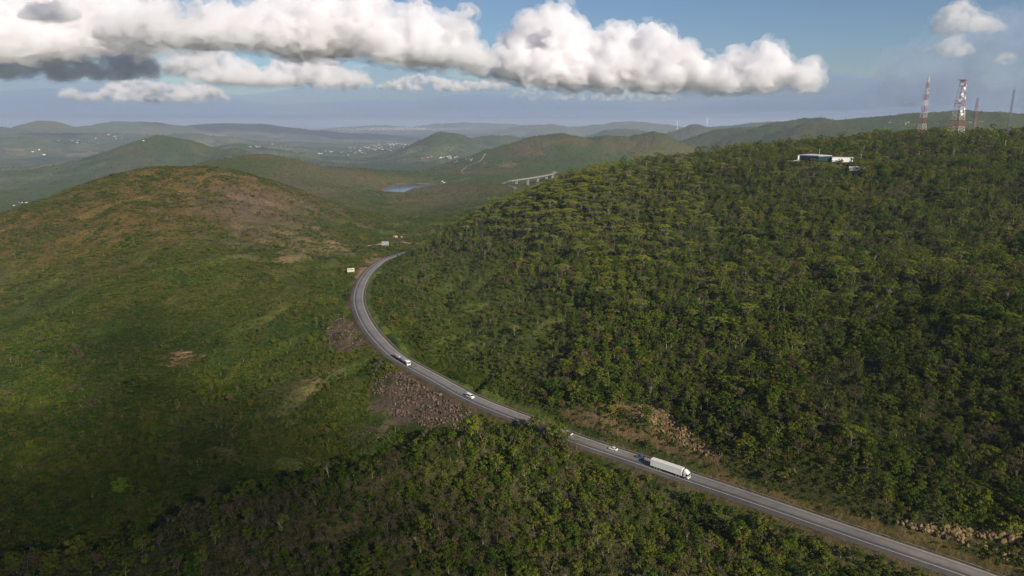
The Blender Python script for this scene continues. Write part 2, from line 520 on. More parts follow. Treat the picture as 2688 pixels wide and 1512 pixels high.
C = put(C, DRY, patch(820, 640, 120, 38, 400, 900) * 0.7 + patch(880, 655, 90, 20, 400, 900) * 0.5)
C = put(C, DRY * 0.9, patch(760, 1050, 80, 60, 200, 500) * 0.35 + patch(550, 1130, 110, 70, 200, 500) * 0.4 + patch(880, 1000, 70, 50, 200, 500) * .4)
C = put(C, YROCK * 0.9, patch(478, 930, 34, 12, 200, 600, 0.3))
C = put(C, SOIL * 0.8, patch(470, 945, 60, 22, 200, 600) * .6)
C = put(C, ROCK, patch(1110, 1050, 135, 80, 200, 420, 0.3) * (GO > 5) * 0.9 + patch(900, 880, 50, 42, 250, 480) * 0.8 * (GO > 6) + patch(960, 1140, 55, 28, 220, 400) * .6)
C = put(C, DRY * 0.62, smooth(11, 7.5, GD + 3 * n2) * (GO > 0) * (GR < 700) * 0.8)
C = put(C, GREEN * 1.2, smooth(17, 11, GD + 4 * n2) * (GO < 0) * (GR < 700) * (GU < 1450) * 0.7)
C = put(C, DRY * 0.6, smooth(8.0, 6.0, GD + 1.2 * n4) * (GO < 0) * (GR < 700) * 0.85)
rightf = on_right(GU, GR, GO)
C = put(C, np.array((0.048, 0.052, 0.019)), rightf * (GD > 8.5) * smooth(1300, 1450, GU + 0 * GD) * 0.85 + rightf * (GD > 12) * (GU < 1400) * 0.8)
C = put(C, GREEN * 1.1, rightf * np.exp(-((GU - 1200) / 250) ** 2 - ((GV - 830) / 170) ** 2) * 0.8)
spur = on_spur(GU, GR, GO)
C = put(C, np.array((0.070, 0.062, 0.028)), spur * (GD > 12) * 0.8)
CUT = [(1470, 1082), (1530, 1058), (1610, 1052), (1705, 1060), (1800, 1118), (1895, 1190), (1890, 1222), (1800, 1208), (1700, 1172), (1600, 1138), (1500, 1112)]
FACE = [(1670, 1066), (1710, 1060), (1800, 1114), (1892, 1186), (1870, 1206), (1800, 1176), (1720, 1132), (1660, 1100)]
def in_px(u, v, poly, wob=0.0): return in_poly(u + 14 * wob, v + 9 * wob, poly)
cutface = in_px(GU, GV, CUT, n2 + n4) * (GO < -6.5) * (GD < 44) * (GR < 330) * 1.0
C = put(C, np.array((0.150, 0.100, 0.052)), cutface * 0.85)
C = put(C, YROCK * 0.8, in_px(GU, GV, FACE, n2 + n4) * (cutface > 0) * smooth(-0.2, 0.3, n4) * 0.6)
C = put(C, YROCK * 0.6, (patch(2480, 1400, 250, 26, 120, 260, 0.5)) * (GO < -8) * 0.5)
C = put(C, SOIL, patch(945, 715, 30, 22, 350, 700, 0.3) * (GO > 6) + patch(975, 680, 26, 12, 450, 750, .3) * (GO > 4))
# the valley, the middle hills and the plain
mid = smooth(1000, 1400, GR)
vb = smooth(-0.1, 0.5, n3 + 0.3 * n1)
midc = put(np.tile(GREEN * 0.85, (len(GX), 1)), OLIVE * 0.95, vb * 0.8)
midc = put(midc, DRY * 0.85, patch(1140, 520, 140, 45, 900, 2200) * 0.6 + patch(820, 480, 160, 60, 900, 2000) * 0.55)
midc = put(midc, SOIL * 1.05, patch(1120, 432, 75, 9, 1900, 3600, .4) * 0.6 + patch(1330, 432, 26, 8, 1900, 3600) * 0.6 + patch(1410, 405, 28, 4, 2000, 3600) * 0.6)
midc = put(midc, OLIVE, patch(1390, 390, 60, 40, 2000, 3500) * .6)
C = put(C, midc, mid)
lk = poly_dist(GX, GY, LAKE)
C = put(C, DRY * 1.1, (lk < 5 * S) & (GR > 1500) & (GR < 2400))
field = smooth(2300, 3200, GR) * smooth(30, -40, GZ)        # farmland lies low
ca_cols = np.concatenate([C, field[:, None]], 1).astype(np.float32)

quads = np.arange((nR - 1) * nA).reshape(nR - 1, nA)[:, :-1].ravel()
me = bpy.data.meshes.new('terrain')
me.vertices.add(nR * nA)
me.vertices.foreach_set('co', np.stack([GX, GY, GZ], 1).ravel())
nq = len(quads)
me.loops.add(nq * 4); me.polygons.add(nq)
me.loops.foreach_set('vertex_index', np.stack([quads, quads + nA, quads + 1 + nA, quads + 1], 1)[:, ::-1].ravel().astype(np.int32))
me.polygons.foreach_set('loop_start', np.arange(0, nq * 4, 4, dtype=np.int32))
me.polygons.foreach_set('use_smooth', np.ones(nq, bool))
me.update()
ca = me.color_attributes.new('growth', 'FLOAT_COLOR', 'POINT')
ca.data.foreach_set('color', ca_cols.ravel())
m, t, p = new_mat('ground')
pos = t.n('ShaderNodeNewGeometry').outputs['Position']
at = t.n('ShaderNodeAttribute', attribute_name='growth')
fine = t.noise(pos, 0.55, 6, 0.7)
mid_ = t.noise(pos, 0.07, 5, 0.62)
c = t.mix(1.0, at.outputs['Color'], t.ramp(fine, [(0.28, (0.42, 0.45, 0.42)), (0.5, (1, 1, 1)), (0.72, (1.7, 1.55, 1.35))]), 'MULTIPLY')
c = t.mix(1.0, c, t.ramp(mid_, [(0.3, (0.62, 0.72, 0.6)), (0.52, (1, 1, 1)), (0.72, (1.35, 1.15, 1.05))]), 'MULTIPLY')
vor = t.n('ShaderNodeTexVoronoi', {'Vector': pos, 'Scale': 0.0042, 'Randomness': 0.9})
plots = t.ramp(t.n('ShaderNodeSeparateColor', {'Color': vor.outputs['Color']}).outputs[0],
               [(0.0, (0.05, 0.07, 0.028)), (0.3, (0.075, 0.095, 0.035)), (0.5, (0.10, 0.12, 0.05)), (0.68, (0.15, 0.14, 0.07)), (0.85, (0.06, 0.085, 0.03)), (0.95, (0.22, 0.15, 0.10)), (1.0, (0.20, 0.19, 0.11))])
big = t.noise(pos, 0.0011, 6, 0.65)
plots = t.mix(t.ramp(big, [(0.42, (0, 0, 0)), (0.6, (1, 1, 1))]), plots, (0.045, 0.065, 0.028))
plots = t.mix(1.0, plots, t.ramp(t.noise(pos, 0.012, 5, 0.7), [(0.3, (0.55, 0.62, 0.55)), (0.55, (1, 1, 1)), (0.75, (1.35, 1.25, 1.1))]), 'MULTIPLY')
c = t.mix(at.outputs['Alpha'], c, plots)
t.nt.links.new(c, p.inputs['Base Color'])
p.inputs['Roughness'].default_value = 0.95
p.inputs['Specular IOR Level'].default_value = 0.05
bump = t.n('ShaderNodeBump', {'Height': fine, 'Strength': 0.9, 'Distance': 0.9})
t.nt.links.new(bump.outputs[0], p.inputs['Normal'])
me.materials.append(m)
terrain = bpy.data.objects.new('terrain', me)
COL.objects.link(terrain)
tag(terrain, kind='structure')

# ------------------------------------------------------------------ water
m, t, p = new_mat('lake_water')
p.inputs['Base Color'].default_value = (0.03, 0.06, 0.13, 1)
p.inputs['Roughness'].default_value = 0.12
p.inputs['IOR'].default_value = 1.33
g = t.n('ShaderNodeNewGeometry').outputs['Position']
t.nt.links.new(t.n('ShaderNodeBump', {'Height': t.noise(g, 0.35, 3), 'Strength': 0.12, 'Distance': 0.3}).outputs[0], p.inputs['Normal'])
mb = MB()
_lc = sum(LAKE, Vector()) / len(LAKE)
_lz = -51 * S - 0.35
mb.add([(q.x + (q.x - _lc.x) * 0.03, q.y + (q.y - _lc.y) * 0.03, _lz) for q in LAKE], [tuple(range(len(LAKE)))[::-1]])
tag(mb.build('lake_water', m), kind='structure')

# ------------------------------------------------------------------ road
m, t, p = new_mat('asphalt')
off = t.n('ShaderNodeAttribute', attribute_name='offset').outputs['Fac']
g = t.n('ShaderNodeNewGeometry').outputs['Position']
tone = t.ramp(t.math('ADD', t.math('MULTIPLY', off, 1 / 12.0), 0.5), [
    (0.11, (0.159, 0.140, 0.122)), (0.20, (0.201, 0.183, 0.165)), (0.30, (0.183, 0.168, 0.152)), (0.40, (0.213, 0.195, 0.177)), (0.50, (0.195, 0.179, 0.165)),
    (0.60, (0.183, 0.168, 0.155)), (0.66, (0.085, 0.081, 0.078)), (0.71, (0.088, 0.083, 0.081)), (0.76, (0.146, 0.137, 0.128)), (0.80, (0.104, 0.095, 0.090)), (0.95, (0.091, 0.081, 0.073))])
wear = t.n('ShaderNodeMapping', {'Vector': g, 'Scale': (0.35, 0.35, 0.35)})
c = t.mix(1.0, tone, t.ramp(t.noise(wear.outputs[0], 0.9, 6, 0.7), [(0.3, (0.8, 0.8, 0.82)), (0.5, (1, 1, 1)), (0.7, (1.14, 1.12, 1.1))]), 'MULTIPLY')
c = t.mix(1.0, c, t.ramp(t.noise(g, 0.045, 4, 0.6), [(0.35, (0.82, 0.81, 0.82)), (0.5, (1, 1, 1)), (0.65, (1.14, 1.12, 1.08))]), 'MULTIPLY')
t.nt.links.new(c, p.inputs['Base Color'])
p.inputs['Roughness'].default_value = 0.85
p.inputs['Specular IOR Level'].default_value = 0.25
MAT_ASPHALT = m
MAT_LINE = plain('road_paint', (0.62, 0.60, 0.56), 0.7, var=0.35, scale=0.6)
MAT_CONCRETE = plain('concrete', (0.24, 0.21, 0.17), 0.9, var=0.35, scale=0.4)

def ribbon(name, offs, dz, i0, i1, mat, parent=None, store=False):
    pts = []
    for k in range(i0, i1):
        for o in offs:
            q = road[k] + road_n[k] * o
            pts.append((q[0], q[1], q[2] + dz))
    w = len(offs)
    fs = [(a * w + b, (a + 1) * w + b, (a + 1) * w + b + 1, a * w + b + 1) for a in range(i1 - i0 - 1) for b in range(w - 1)]
    mb = MB(); mb.add(pts, fs)
    o = bpy.data.objects.new(name, mb.mesh(name, mat, True))
    COL.objects.link(o)
    if store:
        a = o.data.attributes.new('offset', 'FLOAT', 'POINT')
        a.data.foreach_set('value', np.tile(np.array(offs, np.float32), i1 - i0))
    if parent is not None: o.parent = parent
    return o
NRD = len(road)
r_ = ribbon('road', [-4.8, -4.4, -3.9, -2.6, -1.3, 0, 1.3, 2.6, 3.9, 5.2, 6.0, 6.8], 0.0, 0, iv0 - 1, MAT_ASPHALT, store=True)
for k, dz in ((0, -0.5), (11, -0.5)):                        # road edges turn down into the verge
    for j in range(k, len(r_.data.vertices), 12): r_.data.vertices[j].co.z += dz
tag(r_, kind='structure')
ribbon('edge_line', [3.42, 3.62], 0.016, 0, iv0 - 1, MAT_LINE, r_)
ribbon('edge_line', [-3.62, -3.42], 0.016, 0, iv0 - 1, MAT_LINE, r_)
gut = ribbon('drainage_channel', [-6.1, -5.85, -5.6], -0.08, 0, 330, MAT_CONCRETE)
tag(gut, kind='structure')

# ------------------------------------------------------------------ vegetation: one model of each kind, then many
def leaf_mat(name, stops, trans=0.25):
    """leaves: the tone differs from plant to plant and from spray to spray"""
    m, t, p = new_mat(name)
    rnd = t.n('ShaderNodeObjectInfo').outputs['Random']
    pos = t.n('ShaderNodeNewGeometry').outputs['Position']
    f = t.math('ADD', t.math('MULTIPLY', rnd, 0.72), t.math('MULTIPLY', t.noise(pos, 1.3, 2), 0.28))
    c = t.ramp(f, stops)
    drift = t.noise(pos, 0.02, 3)
    c = t.mix(1.0, c, t.ramp(drift, [(0.3, (0.72, 0.8, 0.75)), (0.5, (1, 1, 1)), (0.7, (1.3, 1.16, 0.95))]), 'MULTIPLY')
    d = t.n('ShaderNodeBsdfDiffuse', {'Color': c})
    tr = t.n('ShaderNodeBsdfTranslucent', {'Color': t.mix(0.5, c, (0.12, 0.16, 0.02))})
    mx = t.n('ShaderNodeMixShader', {0: trans})
    t.nt.links.new(d.outputs[0], mx.inputs[1]); t.nt.links.new(tr.outputs[0], mx.inputs[2])
    t.nt.links.new(mx.outputs[0], m.node_tree.nodes['Material Output'].inputs['Surface'])
    return m
LEAF = leaf_mat('leaf_dark_green', [(0.05, (0.028, 0.050, 0.006)), (0.3, (0.056, 0.092, 0.009)), (0.55, (0.092, 0.130, 0.012)), (0.75, (0.134, 0.154, 0.016)), (0.9, (0.146, 0.130, 0.022)), (1.0, (0.110, 0.180, 0.012))])
LEAF_PALE = leaf_mat('leaf_yellow_green', [(0.0, (0.110, 0.145, 0.016)), (0.5, (0.155, 0.185, 0.024)), (1.0, (0.200, 0.205, 0.032))])
LEAF_LIME = leaf_mat('leaf_lime', [(0.0, (0.14, 0.26, 0.014)), (1.0, (0.18, 0.30, 0.02))])
LEAF_SCRUB = leaf_mat('leaf_scrub', [(0.0, (0.028, 0.052, 0.008)), (0.35, (0.054, 0.086, 0.011)), (0.6, (0.082, 0.106, 0.014)), (0.82, (0.106, 0.108, 0.020)), (1.0, (0.130, 0.104, 0.030))])
TWIG = leaf_mat('dry_twigs', [(0.0, (0.080, 0.066, 0.034)), (0.5, (0.110, 0.086, 0.050)), (1.0, (0.145, 0.112, 0.074))], 0.05)
LIMB = plain('dry_limb', (0.145, 0.122, 0.082), 0.9, var=0.35, scale=1.5)
BARK = plain('pale_bark', (0.30, 0.26, 0.19), 0.9, var=0.35, scale=1.5)
BARK_GREY = plain('grey_bark', (0.19, 0.155, 0.115), 0.9, var=0.35, scale=1.5)

def leaf_cards(mb, rg, c, rad, n, size, flat=0.75, up=0.35):
    """a spray of n small leaf-shaped faces scattered through an ellipsoid"""
    d = rg.normal(size=(n, 3)); d /= np.linalg.norm(d, axis=1)[:, None]
    d[:, 2] = np.abs(d[:, 2]) * 0.9 - 0.25
    q = d * (rad * rg.uniform(0.55, 1.05, n) ** 0.5)[:, None]; q[:, 2] *= flat
    nrm = d + rg.normal(size=(n, 3)) * 0.45 + np.array((0, 0, up)); nrm /= np.linalg.norm(nrm, axis=1)[:, None]
    a = np.cross(nrm, rg.normal(size=(n, 3))); a /= np.linalg.norm(a, axis=1)[:, None]
    b = np.cross(nrm, a)
    s = size * rg.uniform(0.6, 1.35, n)
    P_ = []; F_ = []
    for i in range(n):
        o = np.array(c) + q[i]; A = a[i] * s[i] * 0.5; B = b[i] * s[i] * 0.36
        k = len(P_)
        P_ += [o - A, o + B - A * 0.15 - nrm[i] * s[i] * 0.08, o + A, o - B + A * 0.1 - nrm[i] * s[i] * 0.08]
        F_.append((k, k + 1, k + 2, k + 3))
    mb.add(P_, F_)

def limb_path(rg, a, b, k=4, wob=0.12):
    a = np.array(a); b = np.array(b); L = np.linalg.norm(b - a)
    out = [a + (b - a) * i / k + (rg.normal(size=3) * wob * L * 0.25 if 0 < i < k else 0) for i in range(k + 1)]
    return out

def leafy(seed, h=6.2, w=2.2, clumps=12, cards=46, size=0.46, umbrella=False, sparse=1.0):
    """trunk and crown meshes of a broadleaf tree"""
    rg = np.random.default_rng(seed)
    tr = MB(); cr = MB()
    base = np.array((0, 0, -0.6))
    fork = np.array((rg.normal() * 0.2, rg.normal() * 0.2, h * (0.42 if umbrella else 0.3)))
    tr.tube(limb_path(rg, base, fork, 3), list(np.linspace(0.17, 0.12, 4) * h / 6), 6)
    for i in range(clumps):
        an = i * 2.4 + rg.uniform(-0.4, 0.4)
        if umbrella:
            rr_ = w * math.sqrt((i + 0.4) / clumps) * rg.uniform(0.9, 1.08)
            c = np.array((math.cos(an) * rr_, math.sin(an) * rr_, h * (0.93 - 0.16 * (rr_ / w) ** 2) + rg.normal() * 0.12))
            rad = rg.uniform(0.75, 1.1) * w / 3.2; fl = 0.34
        else:
            t_ = (i + 0.5) / clumps
            rr_ = w * (0.25 + 0.6 * math.sin((0.15 + 0.85 * t_) * 2.5)) * rg.uniform(0.5, 1.0)
            c = np.array((math.cos(an) * rr_, math.sin(an) * rr_, h * (0.24 + 0.68 * t_) + rg.normal() * 0.25))
            rad = rg.uniform(0.62, 1.15) * w / 2.3; fl = 0.95
        leaf_cards(cr, rg, c, rad, int(cards * sparse), size, fl, 0.7 if umbrella else 0.35)
        if i % (1 if umbrella else 2) == 0:
            tr.tube(limb_path(rg, fork, c - np.array((0, 0, rad * 0.3)), 3, 0.2), [0.085 * h / 6, 0.065, 0.045, 0.025], 4, False)
    return tr, cr

def bare(seed, h=5.6, leaves=0):
    """a dry tree: pale limbs that fork up into a brush of twigs"""
    rg = np.random.default_rng(seed)
    tr = MB(); cr = MB()
    def grow(p, d, L, r, lev):
        e = p + d * L
        tr.tube(limb_path(rg, p, e, 2, 0.2), [r, r * 0.85, r * 0.68], 4 if lev else 5, False)
        if lev == 3:
            for k in range(13):
                q = p + (e - p) * rg.uniform(0.25, 1)
                t_ = d + rg.normal(size=3) * 0.55 + np.array((0, 0, 0.2)); t_ /= np.linalg.norm(t_)
                s_ = np.cross(t_, rg.normal(size=3)); s_ = s_ / np.linalg.norm(s_) * 0.028
                l_ = rg.uniform(0.5, 1.1) * h / 6
                cr.add([q - s_, q + s_, q + t_ * l_ + s_ * 0.4, q + t_ * l_ - s_ * 0.4], [(0, 1, 2, 3)])
            if leaves and rg.random() < leaves:
                leaf_cards(cr, rg, e, 0.55, 9, 0.4, 0.7)
            return
        for k in range(3 if lev else 4):
            an = rg.uniform(0, 6.283)
            sp = (0.42, 0.5, 0.55)[lev]
            nd = d + np.array((math.cos(an), math.sin(an), 0)) * sp + rg.normal(size=3) * 0.12 + np.array((0, 0, 0.12)); nd /= np.linalg.norm(nd)
            grow(e, nd, L * rg.uniform(0.62, 0.92), r * 0.62, lev + 1)
    grow(np.array((0, 0, -0.5)), np.array((rg.normal() * 0.06, rg.normal() * 0.06, 1.0)), h * 0.36, 0.105 * h / 5.5, 0)
    return tr, cr

def shrub(seed, w=1.3, h=1.5, clumps=4, cards=24, size=0.42):
    rg = np.random.default_rng(seed)
    cr = MB()
    for i in range(clumps):
        an = i * 2.4 + rg.uniform(-0.5, 0.5); rr_ = w * 0.62 * math.sqrt(i / max(1, clumps - 1)) if clumps > 1 else 0
        leaf_cards(cr, rg, (math.cos(an) * rr_, math.sin(an) * rr_, h * rg.uniform(0.32, 0.6)), w * rg.uniform(0.42, 0.62), cards, size, h / w * 0.62)
    return MB(), cr

def far_crown(seed):
    """a grove tree for the far hills: coarse leaf clumps only a pixel or two across"""
    rg = np.random.default_rng(seed)
    cr = MB()
    for i in range(5):
        an = i * 2.4
        leaf_cards(cr, rg, (math.cos(an) * 2.2 * (i > 0), math.sin(an) * 2.2 * (i > 0), 2.6 + rg.normal() * 0.5), 2.1, 13, 1.7, 0.75)
    return MB(), cr

MODELS = {}
def model(kind, pair, leaf, bark):
    tr, cr = pair
    tm = tr.mesh(kind + '_trunk', bark) if tr.f else None
    cm = cr.mesh(kind + '_crown', leaf)
    cr_all = MB()
    cr_all.add(cr.v, cr.f)
    cr_all.cur = 1
    if tr.f: cr_all.add(tr.v, tr.f)
    whole = bpy.data.objects.new(kind + '_model', cr_all.mesh(kind + '_model', [leaf, bark]))   # never linked: only feeds the woods
    MODELS.setdefault(kind, []).append((tm, cm, whole))
for k in range(5): model('leafy_tree', leafy(100 + k, 5.6 + 0.5 * (k % 3), 2.0 + 0.25 * (k % 3), 11 + k % 4), LEAF, BARK_GREY)
for k in range(2): model('leafy_tree', leafy(120 + k, 6.8, 1.9, 10, 30, 0.46, sparse=0.8), LEAF, BARK)
for k in range(3): model('umbrella_tree', leafy(140 + k, 7.0 + 0.5 * k, 3.4 + 0.5 * k, 15, 40, 0.5, True), LEAF_PALE, BARK if k == 0 else LIMB)
for k in range(3): model('bare_tree', bare(160 + k, 5.6 + 0.4 * k, 0.12 * k), TWIG, BARK if k == 1 else LIMB)
for k in range(2): model('bare_tree', bare(170 + k, 5.2, 0.6), TWIG, BARK_GREY)
for k in range(4): model('shrub', shrub(180 + k, 1.2 + 0.25 * k, 1.1 + 0.2 * k), LEAF_SCRUB, BARK_GREY)
LEAF_DRY = leaf_mat('leaf_olive_brown', [(0.0, (0.070, 0.066, 0.018)), (0.5, (0.105, 0.088, 0.030)), (1.0, (0.140, 0.106, 0.050))], 0.2)
for k in range(3): model('dry_tree', leafy(210 + k, 5.0 + 0.4 * k, 1.9 + 0.2 * k, 10, 26, 0.36, sparse=0.9), LEAF_DRY, LIMB)
for k in range(3): model('grove', far_crown(190 + k), LEAF, BARK_GREY)

def woods(name, kinds, pts, label, cat):
    """the countless rest of the vegetation: ONE object, a cloud of points that carries models"""
    objs = [m_[2] for k in kinds for m_ in MODELS[k]]
    starts = {}; n = 0
    for k in kinds: starts[k] = n; n += len(MODELS[k])
    me = bpy.data.meshes.new(name)
    N = len(pts['x'])
    me.vertices.add(N)
    me.vertices.foreach_set('co', np.stack([pts['x'], pts['y'], pts['z']], 1).astype(np.float32).ravel())
    def attr(nm, ty, arr):
        a = me.attributes.new(nm, ty, 'POINT')
        a.data.foreach_set('vector' if ty == 'FLOAT_VECTOR' else 'value', np.ascontiguousarray(arr).ravel())
    attr('which', 'INT', pts['which'].astype(np.int32))
    attr('turn', 'FLOAT_VECTOR', np.stack([pts['tx'], pts['ty'], pts['rot']], 1).astype(np.float32))
    attr('grow', 'FLOAT_VECTOR', np.stack([pts['s'], pts['s'], pts['s'] * pts['sz']], 1).astype(np.float32))
    for mt in (LEAF, BARK): me.materials.append(mt)
    o = bpy.data.objects.new(name, me); COL.objects.link(o)
    tag(o, label, cat, kind='stuff')
    ng = bpy.data.node_groups.new(name, 'GeometryNodeTree')
    ng.interface.new_socket('Geometry', in_out='INPUT', socket_type='NodeSocketGeometry')
    ng.interface.new_socket('Geometry', in_out='OUTPUT', socket_type='NodeSocketGeometry')
    gi = ng.nodes.new('NodeGroupInput'); go = ng.nodes.new('NodeGroupOutput')
    jn = ng.nodes.new('GeometryNodeJoinGeometry')
    infos = []
    for ob in objs:
        oi = ng.nodes.new('GeometryNodeObjectInfo'); oi.inputs['Object'].default_value = ob; oi.inputs['As Instance'].default_value = False
        gg = ng.nodes.new('GeometryNodeGeometryToInstance')
        ng.links.new(oi.outputs['Geometry'], gg.inputs[0]); infos.append(gg)
    for gg in reversed(infos): ng.links.new(gg.outputs[0], jn.inputs[0])
    ip = ng.nodes.new('GeometryNodeInstanceOnPoints')
    ip.inputs['Pick Instance'].default_value = True
    def named(nm, ty):
        a = ng.nodes.new('GeometryNodeInputNamedAttribute'); a.data_type = ty; a.inputs['Name'].default_value = nm
        return a.outputs['Attribute']
    ng.links.new(gi.outputs[0], ip.inputs['Points'])
    ng.links.new(jn.outputs[0], ip.inputs['Instance'])
    ng.links.new(named('which', 'INT'), ip.inputs['Instance Index'])
    er = ng.nodes.new('FunctionNodeEulerToRotation')
    ng.links.new(named('turn', 'FLOAT_VECTOR'), er.inputs[0]); ng.links.new(er.outputs[0], ip.inputs['Rotation'])
    ng.links.new(named('grow', 'FLOAT_VECTOR'), ip.inputs['Scale'])
    ng.links.new(ip.outputs[0], go.inputs[0])
    md = o.modifiers.new('growth', 'NODES'); md.node_group = ng
    return o

def jitter_grid(x0, x1, y0, y1, step, jit=0.46):
    gx, gy = np.meshgrid(np.arange(x0, x1, step), np.arange(y0, y1, step))
    gx = gx + (np.arange(gx.shape[0]) % 2)[:, None] * step * 0.5
    x = gx.ravel() + rng.uniform(-jit, jit, gx.size) * step
    y = gy.ravel() + rng.uniform(-jit, jit, gx.size) * step
    return x, y

def view_filter(x, y, top=6.0, margin=420):
    """keep what the photo could plausibly see"""
    z = height(x, y)
    u, v, d = project(x, y, z)
    k = (d > 5) & (u > -margin - 60) & (u < 2688 + margin + 60) & (v < 1512 + 260) & seen(x, y, z + top + 2)
    return k, z, u, v

def pack(x, y, z, which, s, sz=None, kind=None):
    N = len(x)
    return dict(x=x, y=y, z=z, which=which, s=s, sz=np.ones(N) if sz is None else sz, rot=rng.uniform(0, 6.283, N), tx=rng.normal(0, 0.05, N), ty=rng.normal(0, 0.05, N), kind=kind)

# ---- forest: the right hill and the spur below the road
def gauss(u, v, cu, cv, ru, rv): return np.exp(-((u - cu) / ru) ** 2 - ((v - cv) / rv) ** 2)
HOUSE = at_dist(2155, 424, 612)
TOWER_SPOTS = [at_dist(2419, 352, 815), at_dist(2508, 345, 830), at_dist(2556, 338, 880), at_dist(2648, 338, 900)]
fx, fy = [], []
for lo, hi, st in ((100, 330, 3.3), (330, 620, 4.1), (620, 1350, 5.4)):
    x, y = jitter_grid(-330 * S, 1000 * S, 60 * S, 1300 * S, st)
    r = np.hypot(x, y) / S
    k = (r >= lo) & (r < hi) & (np.abs(np.arctan2(x, y)) < R(45))
    fx.append(x[k]); fy.append(y[k])
fx = np.concatenate(fx); fy = np.concatenate(fy)
k, fz, fu, fv = view_filter(fx, fy, 7)
fx, fy, fz, fu, fv = fx[k], fy[k], fz[k], fu[k], fv[k]
fD, fO, fI = road_near(fx, fy)
fr = np.hypot(fx, fy) / S
inR = on_right(fu, fr, fO); inS = on_spur(fu, fr - 24 * rng.random(len(fr)) ** 2.2, fO)
clump = fbm(fx, fy, 26, 3, 71); clump2 = fbm(fx, fy, 60, 3, 81)
verge = np.where(fO < 0, np.where(fu > 1430, 9.5, 14) + 4 * clump, 9.5 + 2.5 * clump)
k = (inR | inS) & (fD > verge)
k &= ~(np.hypot((fx - HOUSE.x) * 0.62, fy - HOUSE.y) < 17)
k &= ~((fy < HOUSE.y) & (fy > HOUSE.y - 75) & (np.abs(fx - HOUSE.x + (HOUSE.y - fy) * 0.3) < 30) & (rng.random(len(fx)) < 0.5))
rock_face = in_px(fu, fv, CUT, clump) & (fO < 0) & (fD < 46) & (fr < 330)
k &= ~(rock_face & (rng.random(len(fx)) < 0.88))
k &= ~((fO < 0) & (np.hypot((fu - 2500) / 230, (fv - 1420) / 45) < 1) & (rng.random(len(fx)) < 0.8))
k &= ~(rng.random(len(fx)) < smooth(0.25, 0.6, -clump) * 0.55)
fx, fy, fz, fu, fv, fD, fO, fr, inS, clump, clump2 = (a[k] for a in (fx, fy, fz, fu, fv, fD, fO, fr, inS, clump, clump2))
scrub_zone = np.clip(gauss(fu, fv, 1180, 830, 260, 170) * 1.3 + gauss(fu, fv, 1330, 940, 160, 120) * 0.8 + smooth(30, 16, fD) * 0.8 * (fu < 1430), 0, 1) * (fO < 0)
p_umb = np.clip(0.015 + 0.58 * gauss(fu, fv, 1480, 520, 260, 85) + 0.15 * gauss(fu, fv, 1650, 630, 260, 120) + 0.03 * gauss(fu, fv, 2100, 700, 300, 200), 0, 0.7) * ~inS * (1 - scrub_zone)
p_bare = np.clip(0.07 + 0.10 * smooth(-0.1, 0.4, clump2) + 0.18 * gauss(fu, fv, 1420, 610, 180, 70) + 0.14 * scrub_zone + 0.10 * inS * smooth(-0.2, 0.3, clump2) + 0.16 * inS * gauss(fu, fv, 620, 1340, 330, 70), 0, 0.4)
p_shrub = 0.10 + 0.5 * scrub_zone
q = rng.random(len(fx))
kind = np.where(q < p_umb, 1, np.where(q < p_umb + p_bare, 2, np.where(q < p_umb + p_bare + p_shrub * (1 - p_umb - p_bare), 3, 0)))
p_dry = np.clip(0.10 + 0.35 * smooth(0.0, 0.5, clump2 + 0.4 * clump) + inS * 0.22 + inS * 0.3 * gauss(fu, fv, 650, 1340, 360, 70), 0, 0.75)
kind = np.where((kind == 0) & (rng.random(len(fx)) < p_dry), 4, kind)
size = (0.52 + 0.72 * rng.random(len(fx)) ** 1.25) * np.where(kind == 1, rng.uniform(0.7, 1.25, len(fx)), 1.0) * (1 + 0.22 * clump) * np.where(scrub_zone > 0.5, 0.62, 1.0) * np.where(fr > 560, 1.12, 1.0)
size = np.where(kind == 3, size * 1.5, size)
size = np.where(inS & (kind != 3), size * 0.74 * (1 + 0.5 * (rng.random(len(fx)) < 0.08)), size)
size = np.where((kind == 0) & (rng.random(len(fx)) < 0.10), size * 1.35, size)
hide = inS & (np.abs(fu - 1440) < 0) & (fD < 22)
size = np.where(hide, size * 1.5, size)
size = np.where((kind != 3) & (fD < 24) & ~hide, size * np.clip(fD / 17, 0.62, 1), size)
size = size * np.where(~inS & (fv < 410), 1.35, 1.0)

# ---- low growth: left hill, ravine and the roadside
sx, sy = [], []
for lo, hi, st in ((150, 330, 1.5), (330, 560, 2.0), (560, 1050, 3.2)):
    x, y = jitter_grid(-800 * S, 260 * S, 100 * S, 1000 * S, st)
    r = np.hypot(x, y) / S
    k = (r >= lo) & (r < hi) & (np.abs(np.arctan2(x, y)) < R(45))
    sx.append(x[k]); sy.append(y[k])
sx = np.concatenate(sx); sy = np.concatenate(sy)
k, sz_, su, sv = view_filter(sx, sy, 3)
sx, sy, sz_, su, sv = sx[k], sy[k], sz_[k], su[k], sv[k]
sD, sO, sI = road_near(sx, sy)
sr = np.hypot(sx, sy) / S
c1 = fbm(sx, sy, 30, 4, 91); c2 = fbm(sx, sy, 90, 3, 101); c3 = fbm(sx, sy, 9, 2, 111)
onl = (sO > 0) & ~on_spur(su, sr, sO)
dens = 0.42 + 0.5 * smooth(-0.25, 0.35, c1 + 0.5 * c2)
dens += 0.5 * smooth(900, 300, su + 200 * c2) * smooth(800, 1000, sv) + 0.25 * smooth(700, 900, sv)
dens *= 1 - 0.88 * np.clip(np.exp(-((su - 690) / 150) ** 2 - ((sv - 560) / 75) ** 2) * 1.2, 0, 1)
dens *= 1 - 0.75 * np.clip(gauss(su, sv, 760, 1050, 75, 55) + gauss(su, sv, 550, 1130, 110, 60) + gauss(su, sv, 478, 935, 50, 20), 0, 1)
